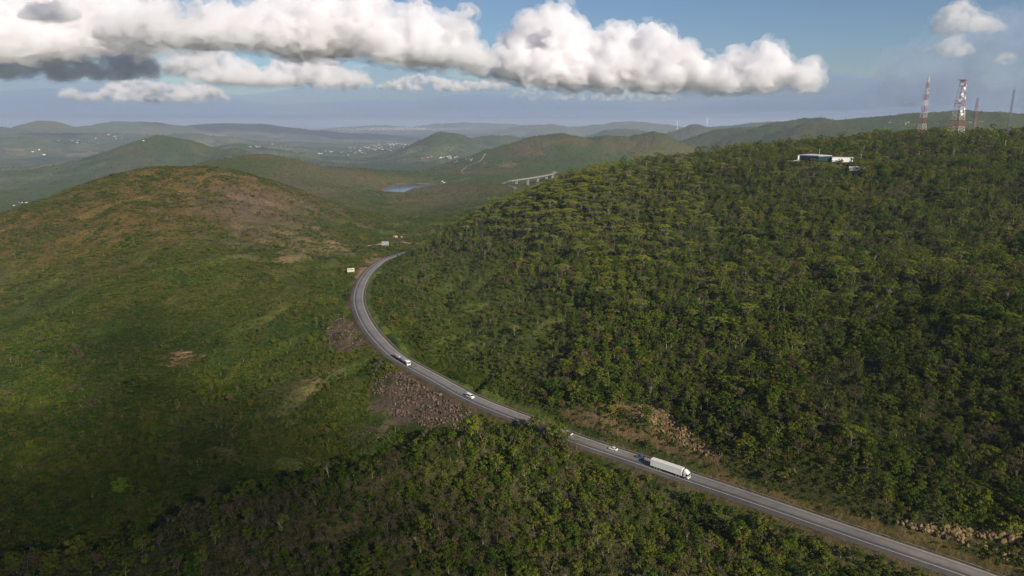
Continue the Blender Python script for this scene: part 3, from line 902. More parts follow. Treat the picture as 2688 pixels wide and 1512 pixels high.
dens *= 1 - 0.96 * ((np.hypot((su - 1110) / 145, (sv - 1050) / 85) < 1) & (sD > 5) & (sD < 60))
dens *= 1 - 0.8 * (np.hypot((su - 905) / 50, (sv - 880) / 45) < 1)
dens *= smooth(7.5, 13, sD + 2 * c3)
k = onl & (rng.random(len(sx)) < dens) & (sD > 8.5)
sx, sy, sz_, su, sv, c1, sr = (a[k] for a in (sx, sy, sz_, su, sv, c1, sr))
ss = (0.5 + 0.8 * rng.random(len(sx)) ** 1.6 + 0.7 * (rng.random(len(sx)) < 0.06)) * (1 + 0.5 * c1) * np.where(sr < 330, 0.85, np.where(sr < 560, 1.05, 1.35))
ss *= 1 + 0.5 * smooth(900, 300, su) * smooth(800, 1050, sv)
skind = np.full(len(sx), 3)
qq = rng.random(len(sx))
skind = np.where((qq < 0.06) & (sv > 560), 0, np.where((qq > 0.86 - 0.15 * c1) & (qq < 0.93) & (sv > 480), 4, np.where((qq > 0.992) & (sv > 560), 2, 3)))
ss = np.where(skind == 4, ss * 0.40, np.where(skind != 3, ss * 0.5, ss))

# ---- undergrowth along both verges and under the trees
ux, uy = jitter_grid(-330 * S, 420 * S, 90 * S, 620 * S, 2.3)
tx_, ty_ = jitter_grid(-40 * S, 260 * S, 90 * S, 330 * S, 1.7)
tD, tO, _ = road_near(tx_, ty_)
tk = (tD < 26) & (tO < 0)
ux = np.concatenate([ux, tx_[tk]]); uy = np.concatenate([uy, ty_[tk]])
k = (np.abs(np.arctan2(ux, uy)) < R(45)) & (np.hypot(ux, uy) > 100 * S)
ux, uy = ux[k], uy[k]
k, uz, uu, uv = view_filter(ux, uy, 3)
ux, uy, uz, uu, uv = ux[k], uy[k], uz[k], uu[k], uv[k]
uD, uO, uI = road_near(ux, uy)
ur = np.hypot(ux, uy) / S
uc = fbm(ux, uy, 16, 3, 141)
lo_ = np.where(uO < 0, np.where(uu > 1430, 7.6, 11), 8.6)
k = (on_right(uu, ur, uO) | on_spur(uu, ur, uO)) & (uD > lo_ + 1.6 * uc)
k &= rng.random(len(ux)) < np.where(uD < 40, 0.8, 0.28) * smooth(-0.7, 0.1, uc + 0.3)
k &= ~(in_px(uu, uv, CUT, uc) & (uO < 0) & (uD < 46) & (rng.random(len(ux)) < np.where(in_px(uu, uv, FACE, uc), 0.93, 0.62)))
k &= ~((uO < 0) & (np.hypot((uu - 2470) / 250, (uv - 1400 - (uu - 2470) * 0.1) / 26) < 1) & (rng.random(len(ux)) < 0.85))
ux, uy, uz, uu, uv, uD, uO, ur, uc = (a[k] for a in (ux, uy, uz, uu, uv, uD, uO, ur, uc))
us = rng.uniform(0.75, 1.7, len(ux)) * (1 + 0.3 * uc) * np.clip(uD / 16, 0.55, 1)
fx = np.concatenate([fx, ux]); fy = np.concatenate([fy, uy]); fz = np.concatenate([fz, uz]); fu = np.concatenate([fu, uu]); fv = np.concatenate([fv, uv])
kind = np.concatenate([kind, np.full(len(ux), 3)]); size = np.concatenate([size, us]); inS = np.concatenate([inS, on_spur(uu, ur, uO)])

# ---- the taller trees at the end of the spur that stand before the road
hx, hy, hs, hk = [], [], [], []
i0_ = int(np.argmin(((road[:, :2] - np.array(at_height(1538, 1162, 0)[:2])) ** 2).sum(1))); i1_ = int(np.argmin(((road[:, :2] - np.array(at_height(1385, 1104, 0)[:2])) ** 2).sum(1)))
for j in range(i0_, i1_, 2):
    for o_ in (8.6, 12.0):
        o2 = o_ + rng.uniform(-0.8, 1.2); q2 = road[j] + road_n[j] * o2 + road_t[j] * rng.uniform(-1.2, 1.2)
        f_ = (j - i0_) / (i1_ - i0_)
        hx.append(q2[0]); hy.append(q2[1]); hs.append(rng.uniform(1.0, 1.4) * (0.75 + 0.65 * math.sin(math.pi * min(1, 0.15 + f_)) ** 0.7)); hk.append(int(rng.choice([0, 0, 4, 2])))
hx = np.array(hx); hy = np.array(hy); hz_ = height(hx, hy); hu, hv, _ = project(hx, hy, hz_)
fx = np.concatenate([fx, hx]); fy = np.concatenate([fy, hy]); fz = np.concatenate([fz, hz_]); fu = np.concatenate([fu, hu]); fv = np.concatenate([fv, hv])
kind = np.concatenate([kind, hk]); size = np.concatenate([size, hs]); inS = np.concatenate([inS, np.ones(len(hx), bool)])

X = np.concatenate([fx, sx]); Y = np.concatenate([fy, sy]); ZZ = np.concatenate([fz, sz_]); KK = np.concatenate([kind, skind])
SS = np.concatenate([size, ss]); U = np.concatenate([fu, su]); V = np.concatenate([fv, sv]); inS_all = np.concatenate([inS, np.zeros(len(sx), bool)])
isleft = np.concatenate([np.zeros(len(fx), bool), np.ones(len(sx), bool)])
# ---- the 300 of each kind that show largest are things of their own
KIND_NAMES = ['leafy_tree', 'umbrella_tree', 'bare_tree', 'shrub', 'dry_tree']
hgt = np.array([6.0, 7.5, 5.8, 1.6, 5.2])[KK] * SS
dist = np.sqrt(X ** 2 + Y ** 2 + (ZZ - H) ** 2)
inside = (U > 6) & (U < 2682) & (V < 1505)
single = np.zeros(len(X), bool)
for k in range(5):
    idx = np.where((KK == k) & inside)[0]
    idx = idx[np.argsort(-(hgt[idx] / dist[idx]))][:300]
    single[idx] = True
TONE = {'leafy_tree': ('dark green leafy tree', 'tree', 'leafy trees of the dry forest'), 'umbrella_tree': ('pale yellow-green flat-topped tree', 'tree', 'flat-topped trees on the right hill'),
        'bare_tree': ('leafless pale-limbed dry tree', 'tree', 'bare dry trees'), 'shrub': ('low rounded green shrub', 'shrub', 'shrubs on the slopes'), 'dry_tree': ('olive-brown half-dry tree', 'tree', 'half-dry brown trees')}
def where_is(u, v, spur, lft):
    if spur:
        if u < 900: return 'on the wooded spur that ends at the ravine edge'
        if u < 1500: return 'on the spur below the rubble slope and road'
        return 'on the bank just below the straight road'
    if lft:
        if v > 1050: return 'in the green ravine behind the wooded spur'
        return 'on the open slope left of the road'
    if v < 480: return 'on the hilltop near the house and masts'
    if u < 1500 and v < 700: return 'high on the hill edge above the bend'
    if u < 1500: return 'on the hillside inside the road bend'
    if v > 1150: return 'above the straight road near the rock ledges'
    if v > 900: return 'on the slope just above the rock cutting'
    return 'on the wooded hillside below the house'
for i in np.where(single)[0]:
    nm = KIND_NAMES[KK[i]]
    tm, cm, wh = MODELS[nm][int(rng.integers(len(MODELS[nm])))]
    tone, cat, grp = TONE[nm]
    lab = tone + ' ' + where_is(U[i], V[i], inS_all[i], isleft[i])
    rz = float(rng.uniform(0, 6.283)); sc = float(SS[i])
    if nm == 'shrub':
        o = bpy.data.objects.new('shrub', cm)
        COL.objects.link(o)
        o.location = (X[i], Y[i], ZZ[i]); o.rotation_euler = (0, 0, rz); o.scale = (sc, sc, sc)
        tag(o, lab, cat, grp)
        continue
    e = empty(nm, (X[i], Y[i], ZZ[i]), rz); e.scale = (sc, sc, sc)
    tag(e, lab, cat, grp)
    for pn, pm in (('trunk', tm), ('crown', cm)):
        o = bpy.data.objects.new(pn, pm); COL.objects.link(o); o.parent = e
rest = ~single
starts = np.cumsum([0] + [len(MODELS[k]) for k in KIND_NAMES])
counts = np.array([len(MODELS[k]) for k in KIND_NAMES])
wh = starts[KK] + (rng.random(len(KK)) * counts[KK]).astype(int)
def sub(mask):
    return pack(X[mask], Y[mask], ZZ[mask], wh[mask], SS[mask], rng.uniform(0.85, 1.2, mask.sum()))
woods('forest', KIND_NAMES, sub(rest & ~isleft), 'dense dry forest covering the right hillside and the spur', 'forest')
woods('shrubland', KIND_NAMES, sub(rest & isleft), 'low green and brown scrub covering the left hill', 'scrub')
print('VEG', len(X), single.sum(), rest.sum())

# ---- groves on the valley sides, the middle hills and the plain
gx, gy = [], []
for lo, hi, st in ((900, 1500, 7.5), (1500, 2600, 12), (2600, 4600, 21), (4600, 9000, 60)):
    x, y = jitter_grid(-0.72 * hi * S, 0.72 * hi * S, lo * S * 0.78, hi * S, st * S)
    r = np.hypot(x, y) / S
    k = (r >= lo) & (r < hi) & (np.abs(np.arctan2(x, y)) < R(44))
    gx.append(x[k]); gy.append(y[k])
gx = np.concatenate(gx); gy = np.concatenate(gy)
k, gz, gu, gv = view_filter(gx, gy, 6, 200)
gx, gy, gz, gu, gv = gx[k], gy[k], gz[k], gu[k], gv[k]
gr = np.hypot(gx, gy) / S
gD, gO, _ = road_near(gx, gy)
cl = fbm(gx, gy, 130, 4, 121); cl2 = fbm(gx, gy, 520, 3, 131)
hillness = smooth(-85, -10, gz)
den = np.clip(0.16 + 0.5 * smooth(-0.05, 0.35, cl + 0.5 * cl2) + 0.35 * hillness * smooth(1900, 2600, gr), 0, 0.95)
k = (rng.random(len(gx)) < den) & (gD > 16) & ~on_right(gu, gr, gO) & (poly_dist(gx, gy, LAKE) > 14) & ~in_poly(gx, gy, LAKE) & ~((gO > 0) & (gr < 1000) & (gu < 700))
gx, gy, gz, gr = gx[k], gy[k], gz[k], gr[k]
gs = rng.uniform(0.55, 1.2, len(gx)) * np.interp(gr, [900, 1500, 2600, 5000, 9000], [0.42, 0.6, 0.95, 1.7, 3.0])
woods('groves', ['grove'], pack(gx, gy, gz - 0.5, rng.integers(0, 3, len(gx)), gs), 'scattered groves and scrub on the far hills and plain', 'woodland')
print('GROVES', len(gx))

# ------------------------------------------------------------------ where a line of sight meets the ground
_td = np.geomspace(90, 60000, 2600)
def hit(u, v):
    """the ground seen at photo pixel (u, v)"""
    r = ray(u, v); k = _td / math.hypot(r[0], r[1])
    x = r[0] * k; y = r[1] * k; z = H + r[2] * k
    g = height(x, y)
    b = np.where(z <= g)[0]
    if not len(b): return None
    i = b[0]
    return Vector((x[i], y[i], g[i]))

# ------------------------------------------------------------------ dirt tracks
TRACK = plain('track_earth', (0.30, 0.21, 0.13), 0.95, var=0.3, scale=0.2)
def track(px, w):
    q = [hit(u, v) for u, v in px]; q = [a for a in q if a is not None]
    c = catmull(np.array([[a.x, a.y, a.z] for a in q]), 14)
    t_ = np.gradient(c, axis=0); n_ = np.stack([-t_[:, 1], t_[:, 0]], 1); n_ /= np.linalg.norm(n_, axis=1)[:, None] + 1e-9
    P_ = []
    for k in range(len(c)):
        for s_ in (-1, 0, 1):
            x = c[k, 0] + n_[k, 0] * s_ * w / 2; y = c[k, 1] + n_[k, 1] * s_ * w / 2
            P_.append((x, y, float(height(x, y)) + 0.45))
    g = MB(); g.add(P_, [(a * 3 + b, a * 3 + b + 1, a * 3 + 4 + b, a * 3 + 3 + b) for a in range(len(c) - 1) for b in range(2)])
    o = g.build('dirt_track', TRACK); tag(o, kind='structure')
track([(1275, 404), (1258, 424), (1238, 432), (1222, 440), (1212, 450), (1224, 456), (1236, 452)], 7)
track([(1236, 466), (1200, 474), (1168, 480), (1140, 484), (1090, 482)], 5)
track([(1080, 640), (1040, 636), (1000, 642), (960, 650)], 5)
track([(700, 400), (760, 392), (840, 398), (930, 392), (1010, 384)], 12)

# ------------------------------------------------------------------ stone
def rock_mesh(seed, mat, sub=1, squash=0.7, sharp=0.35):
    rg = np.random.default_rng(seed)
    bm = bmesh.new(); bmesh.ops.create_icosphere(bm, subdivisions=sub, radius=0.5)
    for v in bm.verts:
        n = v.co.normalized()
        k = 1 + sharp * rg.normal() * 0.6
        v.co = Vector((n.x * 0.62, n.y * 0.5, n.z * 0.5 * squash)) * k
    me = bpy.data.meshes.new('rock'); bm.to_mesh(me); bm.free(); me.materials.append(mat)
    return me
def stone_mat(name, a, b, c):
    m, t, p = new_mat(name)
    rnd = t.n('ShaderNodeObjectInfo').outputs['Random']
    pos = t.n('ShaderNodeNewGeometry').outputs['Position']
    f = t.math('ADD', t.math('MULTIPLY', rnd, 0.55), t.math('MULTIPLY', t.noise(pos, 0.9, 5, 0.7), 0.5))
    t.nt.links.new(t.ramp(f, [(0.15, a), (0.5, b), (0.85, c)]), p.inputs['Base Color'])
    p.inputs['Roughness'].default_value = 0.95; p.inputs['Specular IOR Level'].default_value = 0.1
    return m
STONE_BROWN = stone_mat('brown_stone', (0.045, 0.032, 0.024), (0.100, 0.070, 0.052), (0.19, 0.138, 0.105))
STONE_YELLOW = stone_mat('yellow_stone', (0.075, 0.052, 0.027), (0.165, 0.112, 0.052), (0.27, 0.195, 0.092))
for k in range(4): MODELS.setdefault('rubble', []).append((None, None, bpy.data.objects.new('rubble_model', rock_mesh(300 + k, STONE_BROWN))))
for k in range(4): MODELS.setdefault('ledge', []).append((None, None, bpy.data.objects.new('ledge_model', rock_mesh(310 + k, STONE_YELLOW, 1, 1.1, 0.5))))

def scatter_stone(name, kinds, cond, n, s0, s1, label, cat, x0, x1, y0, y1):
    cx, cy_ = (x0 + x1) / 2, (y0 + y1) / 2; n = int(n * KS)
    x = cx + rng.uniform(-1, 1, n) * (x1 - x0) / 2 * KS; y = cy_ + rng.uniform(-1, 1, n) * (y1 - y0) / 2 * KS; z = height(x, y)
    u, v, d = project(x, y, z)
    D, O, I = road_near(x, y)
    k = cond(u, v, D, O, np.hypot(x, y) / S)
    x, y, z, N = x[k], y[k], z[k], int(k.sum())
    s = s0 + (s1 - s0) * rng.random(N) ** 2.2
    pk = pack(x, y, z + s * 0.12, rng.integers(0, 4, N), s); pk['tx'] = rng.normal(0, 0.5, N); pk['ty'] = rng.normal(0, 0.5, N)
    woods(name, kinds, pk, label, cat)
    print('STONE', name, N)
_n = lambda u, v: 0.25 * np.sin(u * 0.07 + v * 0.03) + 0.2 * np.sin(v * 0.11 - u * 0.02)
c0 = at_height(1110, 1050, -6)
scatter_stone('rubble', ['rubble'], lambda u, v, D, O, r: (np.hypot((u - 1112) / 132, (v - 1048 - (u - 1112) * 0.42) / 62) + _n(u, v) < 1) & (O > 9) & (D < 72), 20000, 0.5, 1.9,
              'bank of broken brown rock tipped below the road bend', 'rubble', c0.x - 80, c0.x + 80, c0.y - 60, c0.y + 60)
c0 = at_height(900, 880, -4)
scatter_stone('rubble', ['rubble'], lambda u, v, D, O, r: (np.hypot((u - 903) / 48, (v - 880) / 46) + _n(u, v) < 0.95) & (O > 8), 7000, 0.35, 1.5,
              'smaller patch of loose brown rock beside the bend', 'rubble', c0.x - 50, c0.x + 50, c0.y - 60, c0.y + 60)
c0 = at_height(960, 1140, -14)
scatter_stone('rubble', ['rubble'], lambda u, v, D, O, r: (np.hypot((u - 955) / 55, (v - 1135) / 26) + _n(u, v) < 0.8) & (O > 8), 2500, 0.3, 1.2,
              'scatter of stones on the slope under the rubble bank', 'rubble', c0.x - 40, c0.x + 40, c0.y - 40, c0.y + 40)
c0 = at_dist(690, 560, 720)
scatter_stone('stones', ['rubble'], lambda u, v, D, O, r: (np.hypot((u - 690) / 140, (v - 555) / 72) + _n(u, v) < 0.9) & (r > 500) & (r < 960), 12000, 0.35, 1.5,
              'loose stones strewn over the bare brown hillside', 'stones', c0.x - 170, c0.x + 170, c0.y - 190, c0.y + 190)
c0 = at_dist(1690, 1115, 228)
scatter_stone('rock_cutting', ['ledge'], lambda u, v, D, O, r: in_px(u, v, FACE, _n(u, v) * 2) & (O < -8) & (D < 46) & (r < 330), 30000, 0.3, 1.3,
              'broken yellow-brown rock face of the cutting above the road', 'rock face', c0.x - 70, c0.x + 70, c0.y - 60, c0.y + 60)
# the big blocks of the ledges at the lower right, one by one
c0 = at_height(2470, 1415, 5)
cand = []
for k in range(800):
    u = rng.uniform(2215, 2690); lo = 1368 + (u - 2215) * 0.10; v = lo + rng.normal() * 6 + (rng.random() < 0.35) * rng.uniform(10, 95) * smooth(2380, 2600, u)
    p_ = hit(u, v)
    if p_ is None: continue
    D, O, I = road_near([p_.x], [p_.y])
    if O[0] < -9.5 and D[0] < 60: cand.append((u, v, p_))
BL = [rock_mesh(330 + k, STONE_YELLOW, 2, 0.95, 0.22) for k in range(5)]
for k, (u, v, p_) in enumerate(cand[:290]):
    o = bpy.data.objects.new('boulder', BL[k % 5]); COL.objects.link(o)
    s = 0.5 + 1.35 * rng.random() ** 2
    o.location = (p_.x, p_.y, p_.z + 0.15 * s); o.rotation_euler = (rng.normal() * 0.35, rng.normal() * 0.35, rng.uniform(0, 6.28)); o.scale = (s * 1.25, s, s)
    if u > 2560: lab = 'yellow angular boulder in the pile by the right frame edge'
    elif u > 2400: lab = 'yellow angular boulder in the middle of the roadside ledge'
    else: lab = 'yellow angular boulder at the low left end of the roadside ledge'
    tag(o, lab, 'boulder', 'boulders of the roadside ledge')

# ------------------------------------------------------------------ trees that stand out from the forest
for k in range(2): model('lime_tree', leafy(240 + k, 4.6, 2.6, 13, 60, 0.46), LEAF_LIME, BARK)
def plant(kind, u, v, s, label, which=0):
    q = hit(u, v)
    tm, cm, wh_ = MODELS[kind][which % len(MODELS[kind])]
    e = empty('tree', q - Vector((0, 0, 1.0 * s if kind == 'lime_tree' else 0)), u * 0.37); e.scale = (s, s, s); tag(e, label, 'tree')
    for pn, pm in (('trunk', tm), ('crown', cm)):
        o = bpy.data.objects.new(pn, pm); COL.objects.link(o); o.parent = e
plant('lime_tree', 318, 1290, 1.5, 'bright lime-green bushy tree alone on the lower left slope')
plant('lime_tree', 20, 1478, 0.8, 'bright lime-green tree in the bottom left corner', 1)
plant('lime_tree', 128, 1500, 0.7, 'small lime-green tree beside the bottom left corner')
plant('umbrella_tree', 1350, 880, 1.0, 'pale flat-topped tree standing over the scrub inside the bend')
plant('umbrella_tree', 2195, 705, 1.2, 'lone wide flat-topped tree in the middle of the right forest', 1)
plant('umbrella_tree', 2322, 1082, 1.05, 'tall pale yellow-green tree above the straight road, upper of two', 2)
plant('umbrella_tree', 2338, 1128, 0.95, 'tall pale yellow-green tree above the straight road, lower of two')
plant('umbrella_tree', 1718, 665, 1.25, 'broad pale flat-topped tree high on the right hill', 2)
plant('umbrella_tree', 740, 1390, 0.75, 'pale fan-shaped tree rising from the spur')
plant('bare_tree', 1835, 810, 1.5, 'big leafless tree with spreading limbs amid the right forest', 1)
plant('bare_tree', 1362, 655, 1.5, 'tall leafless tree with forked pale limbs at the hill edge', 0)
plant('bare_tree', 2490, 1190, 1.3, 'leafless pale tree near the right frame edge', 2)
plant('bare_tree', 2010, 1275, 1.15, 'leafless brown tree just above the straight road', 3)
plant('leafy_tree', 2132, 434, 1.0, 'dark green tree in front of the house glass', 1)
plant('leafy_tree', 2082, 426, 1.3, 'dark tree at the left end of the hilltop house', 2)
plant('leafy_tree', 2385, 366, 1.9, 'large round dark tree left of the leftmost mast', 0)
plant('leafy_tree', 2455, 362, 1.8, 'large round dark tree between the two tall masts', 1)

# ------------------------------------------------------------------ vehicles
WHITE = plain('white_paint', (0.78, 0.77, 0.74), 0.35, var=0.12, scale=0.8, spec=0.5)
CREAM = plain('trailer_white', (0.74, 0.72, 0.66), 0.45, var=0.14, scale=0.5, spec=0.4)
GLASS = plain('dark_glass', (0.012, 0.014, 0.018), 0.08, var=0.1, spec=0.6)
RUBBER = plain('tyre_rubber', (0.018, 0.017, 0.016), 0.9)
STEEL = plain('steel_rim', (0.55, 0.55, 0.54), 0.4, 0.6)
CHASSIS = plain('chassis_dark', (0.03, 0.028, 0.027), 0.7)
RED = plain('red_paint', (0.42, 0.055, 0.045), 0.5)
TANK = plain('tank_metal', (0.50, 0.44, 0.41), 0.38, 0.35, var=0.3, scale=0.6)
PINK = plain('tank_rail', (0.66, 0.52, 0.48), 0.5)
BLUE = plain('slate_blue_paint', (0.10, 0.16, 0.26), 0.3, 0.2, spec=0.6)
SILVER = plain('white_car_paint', (0.74, 0.76, 0.74), 0.3, spec=0.6)
LAMP = plain('lamp_lens', (0.75, 0.75, 0.72), 0.15, spec=0.6)
TAIL = plain('tail_lens', (0.35, 0.02, 0.02), 0.25, spec=0.6)

def wheel(parent, x, y, r, w=0.32):
    side = 1 if y > 0 else -1
    n = 20
    def disc(rad, y0, y1):
        mb = MB()
        ring = lambda yy: [(x + math.cos(2 * math.pi * i / n) * rad, yy, r + math.sin(2 * math.pi * i / n) * rad) for i in range(n)]
        mb.add(ring(y0) + ring(y1), [(i, (i + 1) % n, (i + 1) % n + n, i + n) for i in range(n)] + [tuple(range(n))[::-1], tuple(range(n, 2 * n))])
        return mb
    t_ = disc(r, y - w / 2, y + w / 2).build('wheel', RUBBER, parent, bevel=0.03)
    disc(r * 0.62, y + side * (w / 2 - 0.05), y + side * (w / 2 + 0.012)).build('rim', STEEL, t_)
    disc(r * 0.2, y + side * (w / 2 + 0.01), y + side * (w / 2 + 0.05)).build('hub', CHASSIS, t_)

def place(e, u, v, off, toward, z=0.0):
    q = at_height(u, v, z)
    i = int(np.argmin(((road[:, :2] - np.array((q.x, q.y))) ** 2).sum(1)))
    p_ = road[i] + road_n[i] * off
    d = road_t[i] * (-1 if toward else 1)
    e.location = (p_[0], p_[1], p_[2] + 0.01)
    e.rotation_euler = (0, 0, math.atan2(d[1], d[0]))

def cab(root, x, roof=True):
    """tall cab-over tractor front; x is its front bumper"""
    prof = [(x, 0.75), (x, 1.75), (x - 0.16, 2.62), (x - 0.45, 2.95), (x - 2.15, 3.05), (x - 2.2, 0.95), (x - 1.75, 0.95), (x - 1.65, 1.25), (x - 0.85, 1.25), (x - 0.72, 0.75)]
    mb = MB(); mb.prism(prof, -1.23, 1.23); c = mb.build('cab', WHITE, root, bevel=0.06)
    g = MB(); g.add([(x + 0.012, -1.12, 1.72), (x + 0.012, 1.12, 1.72), (x - 0.15, 1.06, 2.56), (x - 0.15, -1.06, 2.56)], [(0, 1, 2, 3)]); g.build('windscreen', GLASS, c)
    for s_ in (1, -1):
        g = MB(); g.add([(x - 0.25, s_ * 1.243, 1.75), (x - 1.15, s_ * 1.243, 1.75), (x - 1.15, s_ * 1.243, 2.45), (x - 0.36, s_ * 1.243, 2.45)], [(0, 1, 2, 3)]); g.build('side_window', GLASS, c)
        g = MB(); g.box((x - 0.06, s_ * 1.42, 2.15), (0.14, 0.2, 0.75)); g.box((x - 0.1, s_ * 1.3, 2.4), (0.05, 0.2, 0.05)); g.build('mirror', CHASSIS, c)
        g = MB(); g.box((x + 0.02, s_ * 0.92, 0.82), (0.06, 0.42, 0.2)); g.build('headlight', LAMP, c)
    g = MB(); g.box((x + 0.01, 0, 1.32), (0.05, 1.5, 0.52)); g.build('grille', CHASSIS, c)
    g = MB(); g.box((x + 0.04, 0, 0.62), (0.16, 2.44, 0.34)); g.build('bumper', WHITE, c, bevel=0.04)
    if roof:
        g = MB(); g.prism([(x - 0.5, 2.97), (x - 0.85, 3.25), (x - 1.5, 3.72), (x - 2.1, 3.9), (x - 2.15, 3.03)], -1.15, 1.15, [0, 0.05, 0.16, 0.25, 0.05]); g.build('roof_fairing', WHITE, c, bevel=0.05)
    return c

def truck():
    t_ = empty('semi_trailer_truck', (0, 0, 0))
    tag(t_, 'large white truck with a long closed trailer on the straight road', 'truck')
    c = cab(t_, 9.1)
    for s_ in (1, -1):
        g = MB(); n = 18
        ring = lambda r_: [(7.35 + math.cos(2 * math.pi * i / n) * r_, s_ * 1.245, 2.05 + math.sin(2 * math.pi * i / n) * r_) for i in range(n)]
        g.add(ring(0.34) + ring(0.23), [(i, (i + 1) % n, (i + 1) % n + n, i + n) for i in range(n)]); g.build('round_emblem', RED, c)
    g = MB(); g.box((6.0, 0, 0.85), (5.6, 0.95, 0.28)); g.box((6.35, 1.0, 0.75), (1.2, 0.45, 0.55)); g.box((6.35, -1.0, 0.75), (1.2, 0.45, 0.55)); g.build('tractor_chassis', CHASSIS, t_)
    b = MB(); b.box((-1.25, 0, 2.62), (14.9, 2.58, 2.86)); tb = b.build('trailer_box', CREAM, t_, bevel=0.07)
    g = MB()
    for s_ in (1, -1):
        g.box((-1.25, s_ * 1.30, 1.22), (14.9, 0.03, 0.14)); g.box((-1.25, s_ * 1.30, 4.0), (14.9, 0.03, 0.1))
        for k in range(13): g.box((-8.2 + k * 1.16, s_ * 1.297, 2.6), (0.05, 0.02, 2.65))
    g.build('side_rails', CREAM, tb)
    g = MB(); g.box((-8.715, 0.63, 2.6), (0.03, 1.2, 2.65)); g.build('rear_door', CREAM, tb)
    g = MB(); g.box((-8.715, -0.63, 2.6), (0.03, 1.2, 2.65)); g.build('rear_door', CREAM, tb)
    g = MB(); g.box((-2.0, 0, 1.02), (13.0, 1.1, 0.3)); g.box((1.6, 0, 0.72), (0.3, 1.9, 0.7)); g.box((-8.55, 0, 0.62), (0.14, 2.4, 0.14))
    for s_ in (1, -1):
        g.box((-1.6, s_ * 1.2, 0.72), (4.6, 0.05, 0.1)); g.box((-1.6, s_ * 1.2, 0.98), (4.6, 0.05, 0.1))
    g.build('trailer_chassis', CHASSIS, t_)
    for s_ in (1, -1):
        g = MB(); g.box((-8.62, s_ * 0.95, 0.86), (0.05, 0.4, 0.14)); g.build('tail_light', TAIL, t_)
        wheel(t_, 7.85, s_ * 1.06, 0.52)
        for x in (5.0, 3.65, -4.1, -5.4, -6.7): wheel(t_, x, s_ * 0.98, 0.52, 0.52)
    place(t_, 1768, 1238, 1.85, True)
def tanker():
    t_ = empty('tanker_truck', (0, 0, 0))
    tag(t_, 'white-cabbed tanker truck with two grey tanks on the bend', 'truck')
    cab(t_, 10.2, False)
    def tank(x0, x1, r):
        n = 20
        g = MB(); xs = [x0, x0 + 0.12, x0 + 0.45, x1 - 0.45, x1 - 0.12, x1]; rs = [0.55 * r, 0.86 * r, r, r, 0.86 * r, 0.55 * r]
        P_ = [(x, math.cos(2 * math.pi * i / n) * q * 1.05, 2.15 + math.sin(2 * math.pi * i / n) * q * 0.95) for x, q in zip(xs, rs) for i in range(n)]
        g.add(P_, [(a * n + i, a * n + (i + 1) % n, (a + 1) * n + (i + 1) % n, (a + 1) * n + i) for a in range(5) for i in range(n)] + [tuple(range(n))[::-1], tuple(5 * n + i for i in range(n))])
        b = g.build('tank', TANK, t_, True)
        g = MB()
        for x in np.linspace(x0 + 1.2, x1 - 1.2, 4): g.tube([(x, 0, 2.15 + r * 0.93), (x, 0, 2.15 + r * 0.93 + 0.25)], 0.32, 10)
        g.build('hatches', STEEL, b)
        g = MB(); g.box(((x0 + x1) / 2, 0, 2.15 + r * 0.97), (x1 - x0 - 0.8, 0.5, 0.06)); g.build('walkway', STEEL, b)
        g = MB()
        m_ = [(x1 + 0.06, math.cos(2 * math.pi * i / n) * r * 1.1, 2.15 + math.sin(2 * math.pi * i / n) * r * 1.0) for i in range(n)] + [(x1 - 0.35, math.cos(2 * math.pi * i / n) * r * 1.1, 2.15 + math.sin(2 * math.pi * i / n) * r * 1.0) for i in range(n)]
        g.add(m_, [(i, (i + 1) % n, (i + 1) % n + n, i + n) for i in range(n)]); g.build('end_ring', PINK, b)
        return b
    tank(-0.6, 7.2, 1.12); tank(-9.8, -1.3, 1.12)
    g = MB(); g.box((0.2, 0, 0.95), (18.6, 1.0, 0.3)); g.build('chassis', CHASSIS, t_)
    for s_ in (1, -1):
        g = MB(); g.box((2.8, s_ * 1.18, 0.75), (3.0, 0.06, 0.5)); g.build('side_guard', RED, t_)
        wheel(t_, 8.9, s_ * 1.06, 0.52)
        for x in (6.1, 4.8, -0.2, -1.5, -7.4, -8.7): wheel(t_, x, s_ * 0.98, 0.52, 0.5)
    place(t_, 1064, 948, 1.85, True)
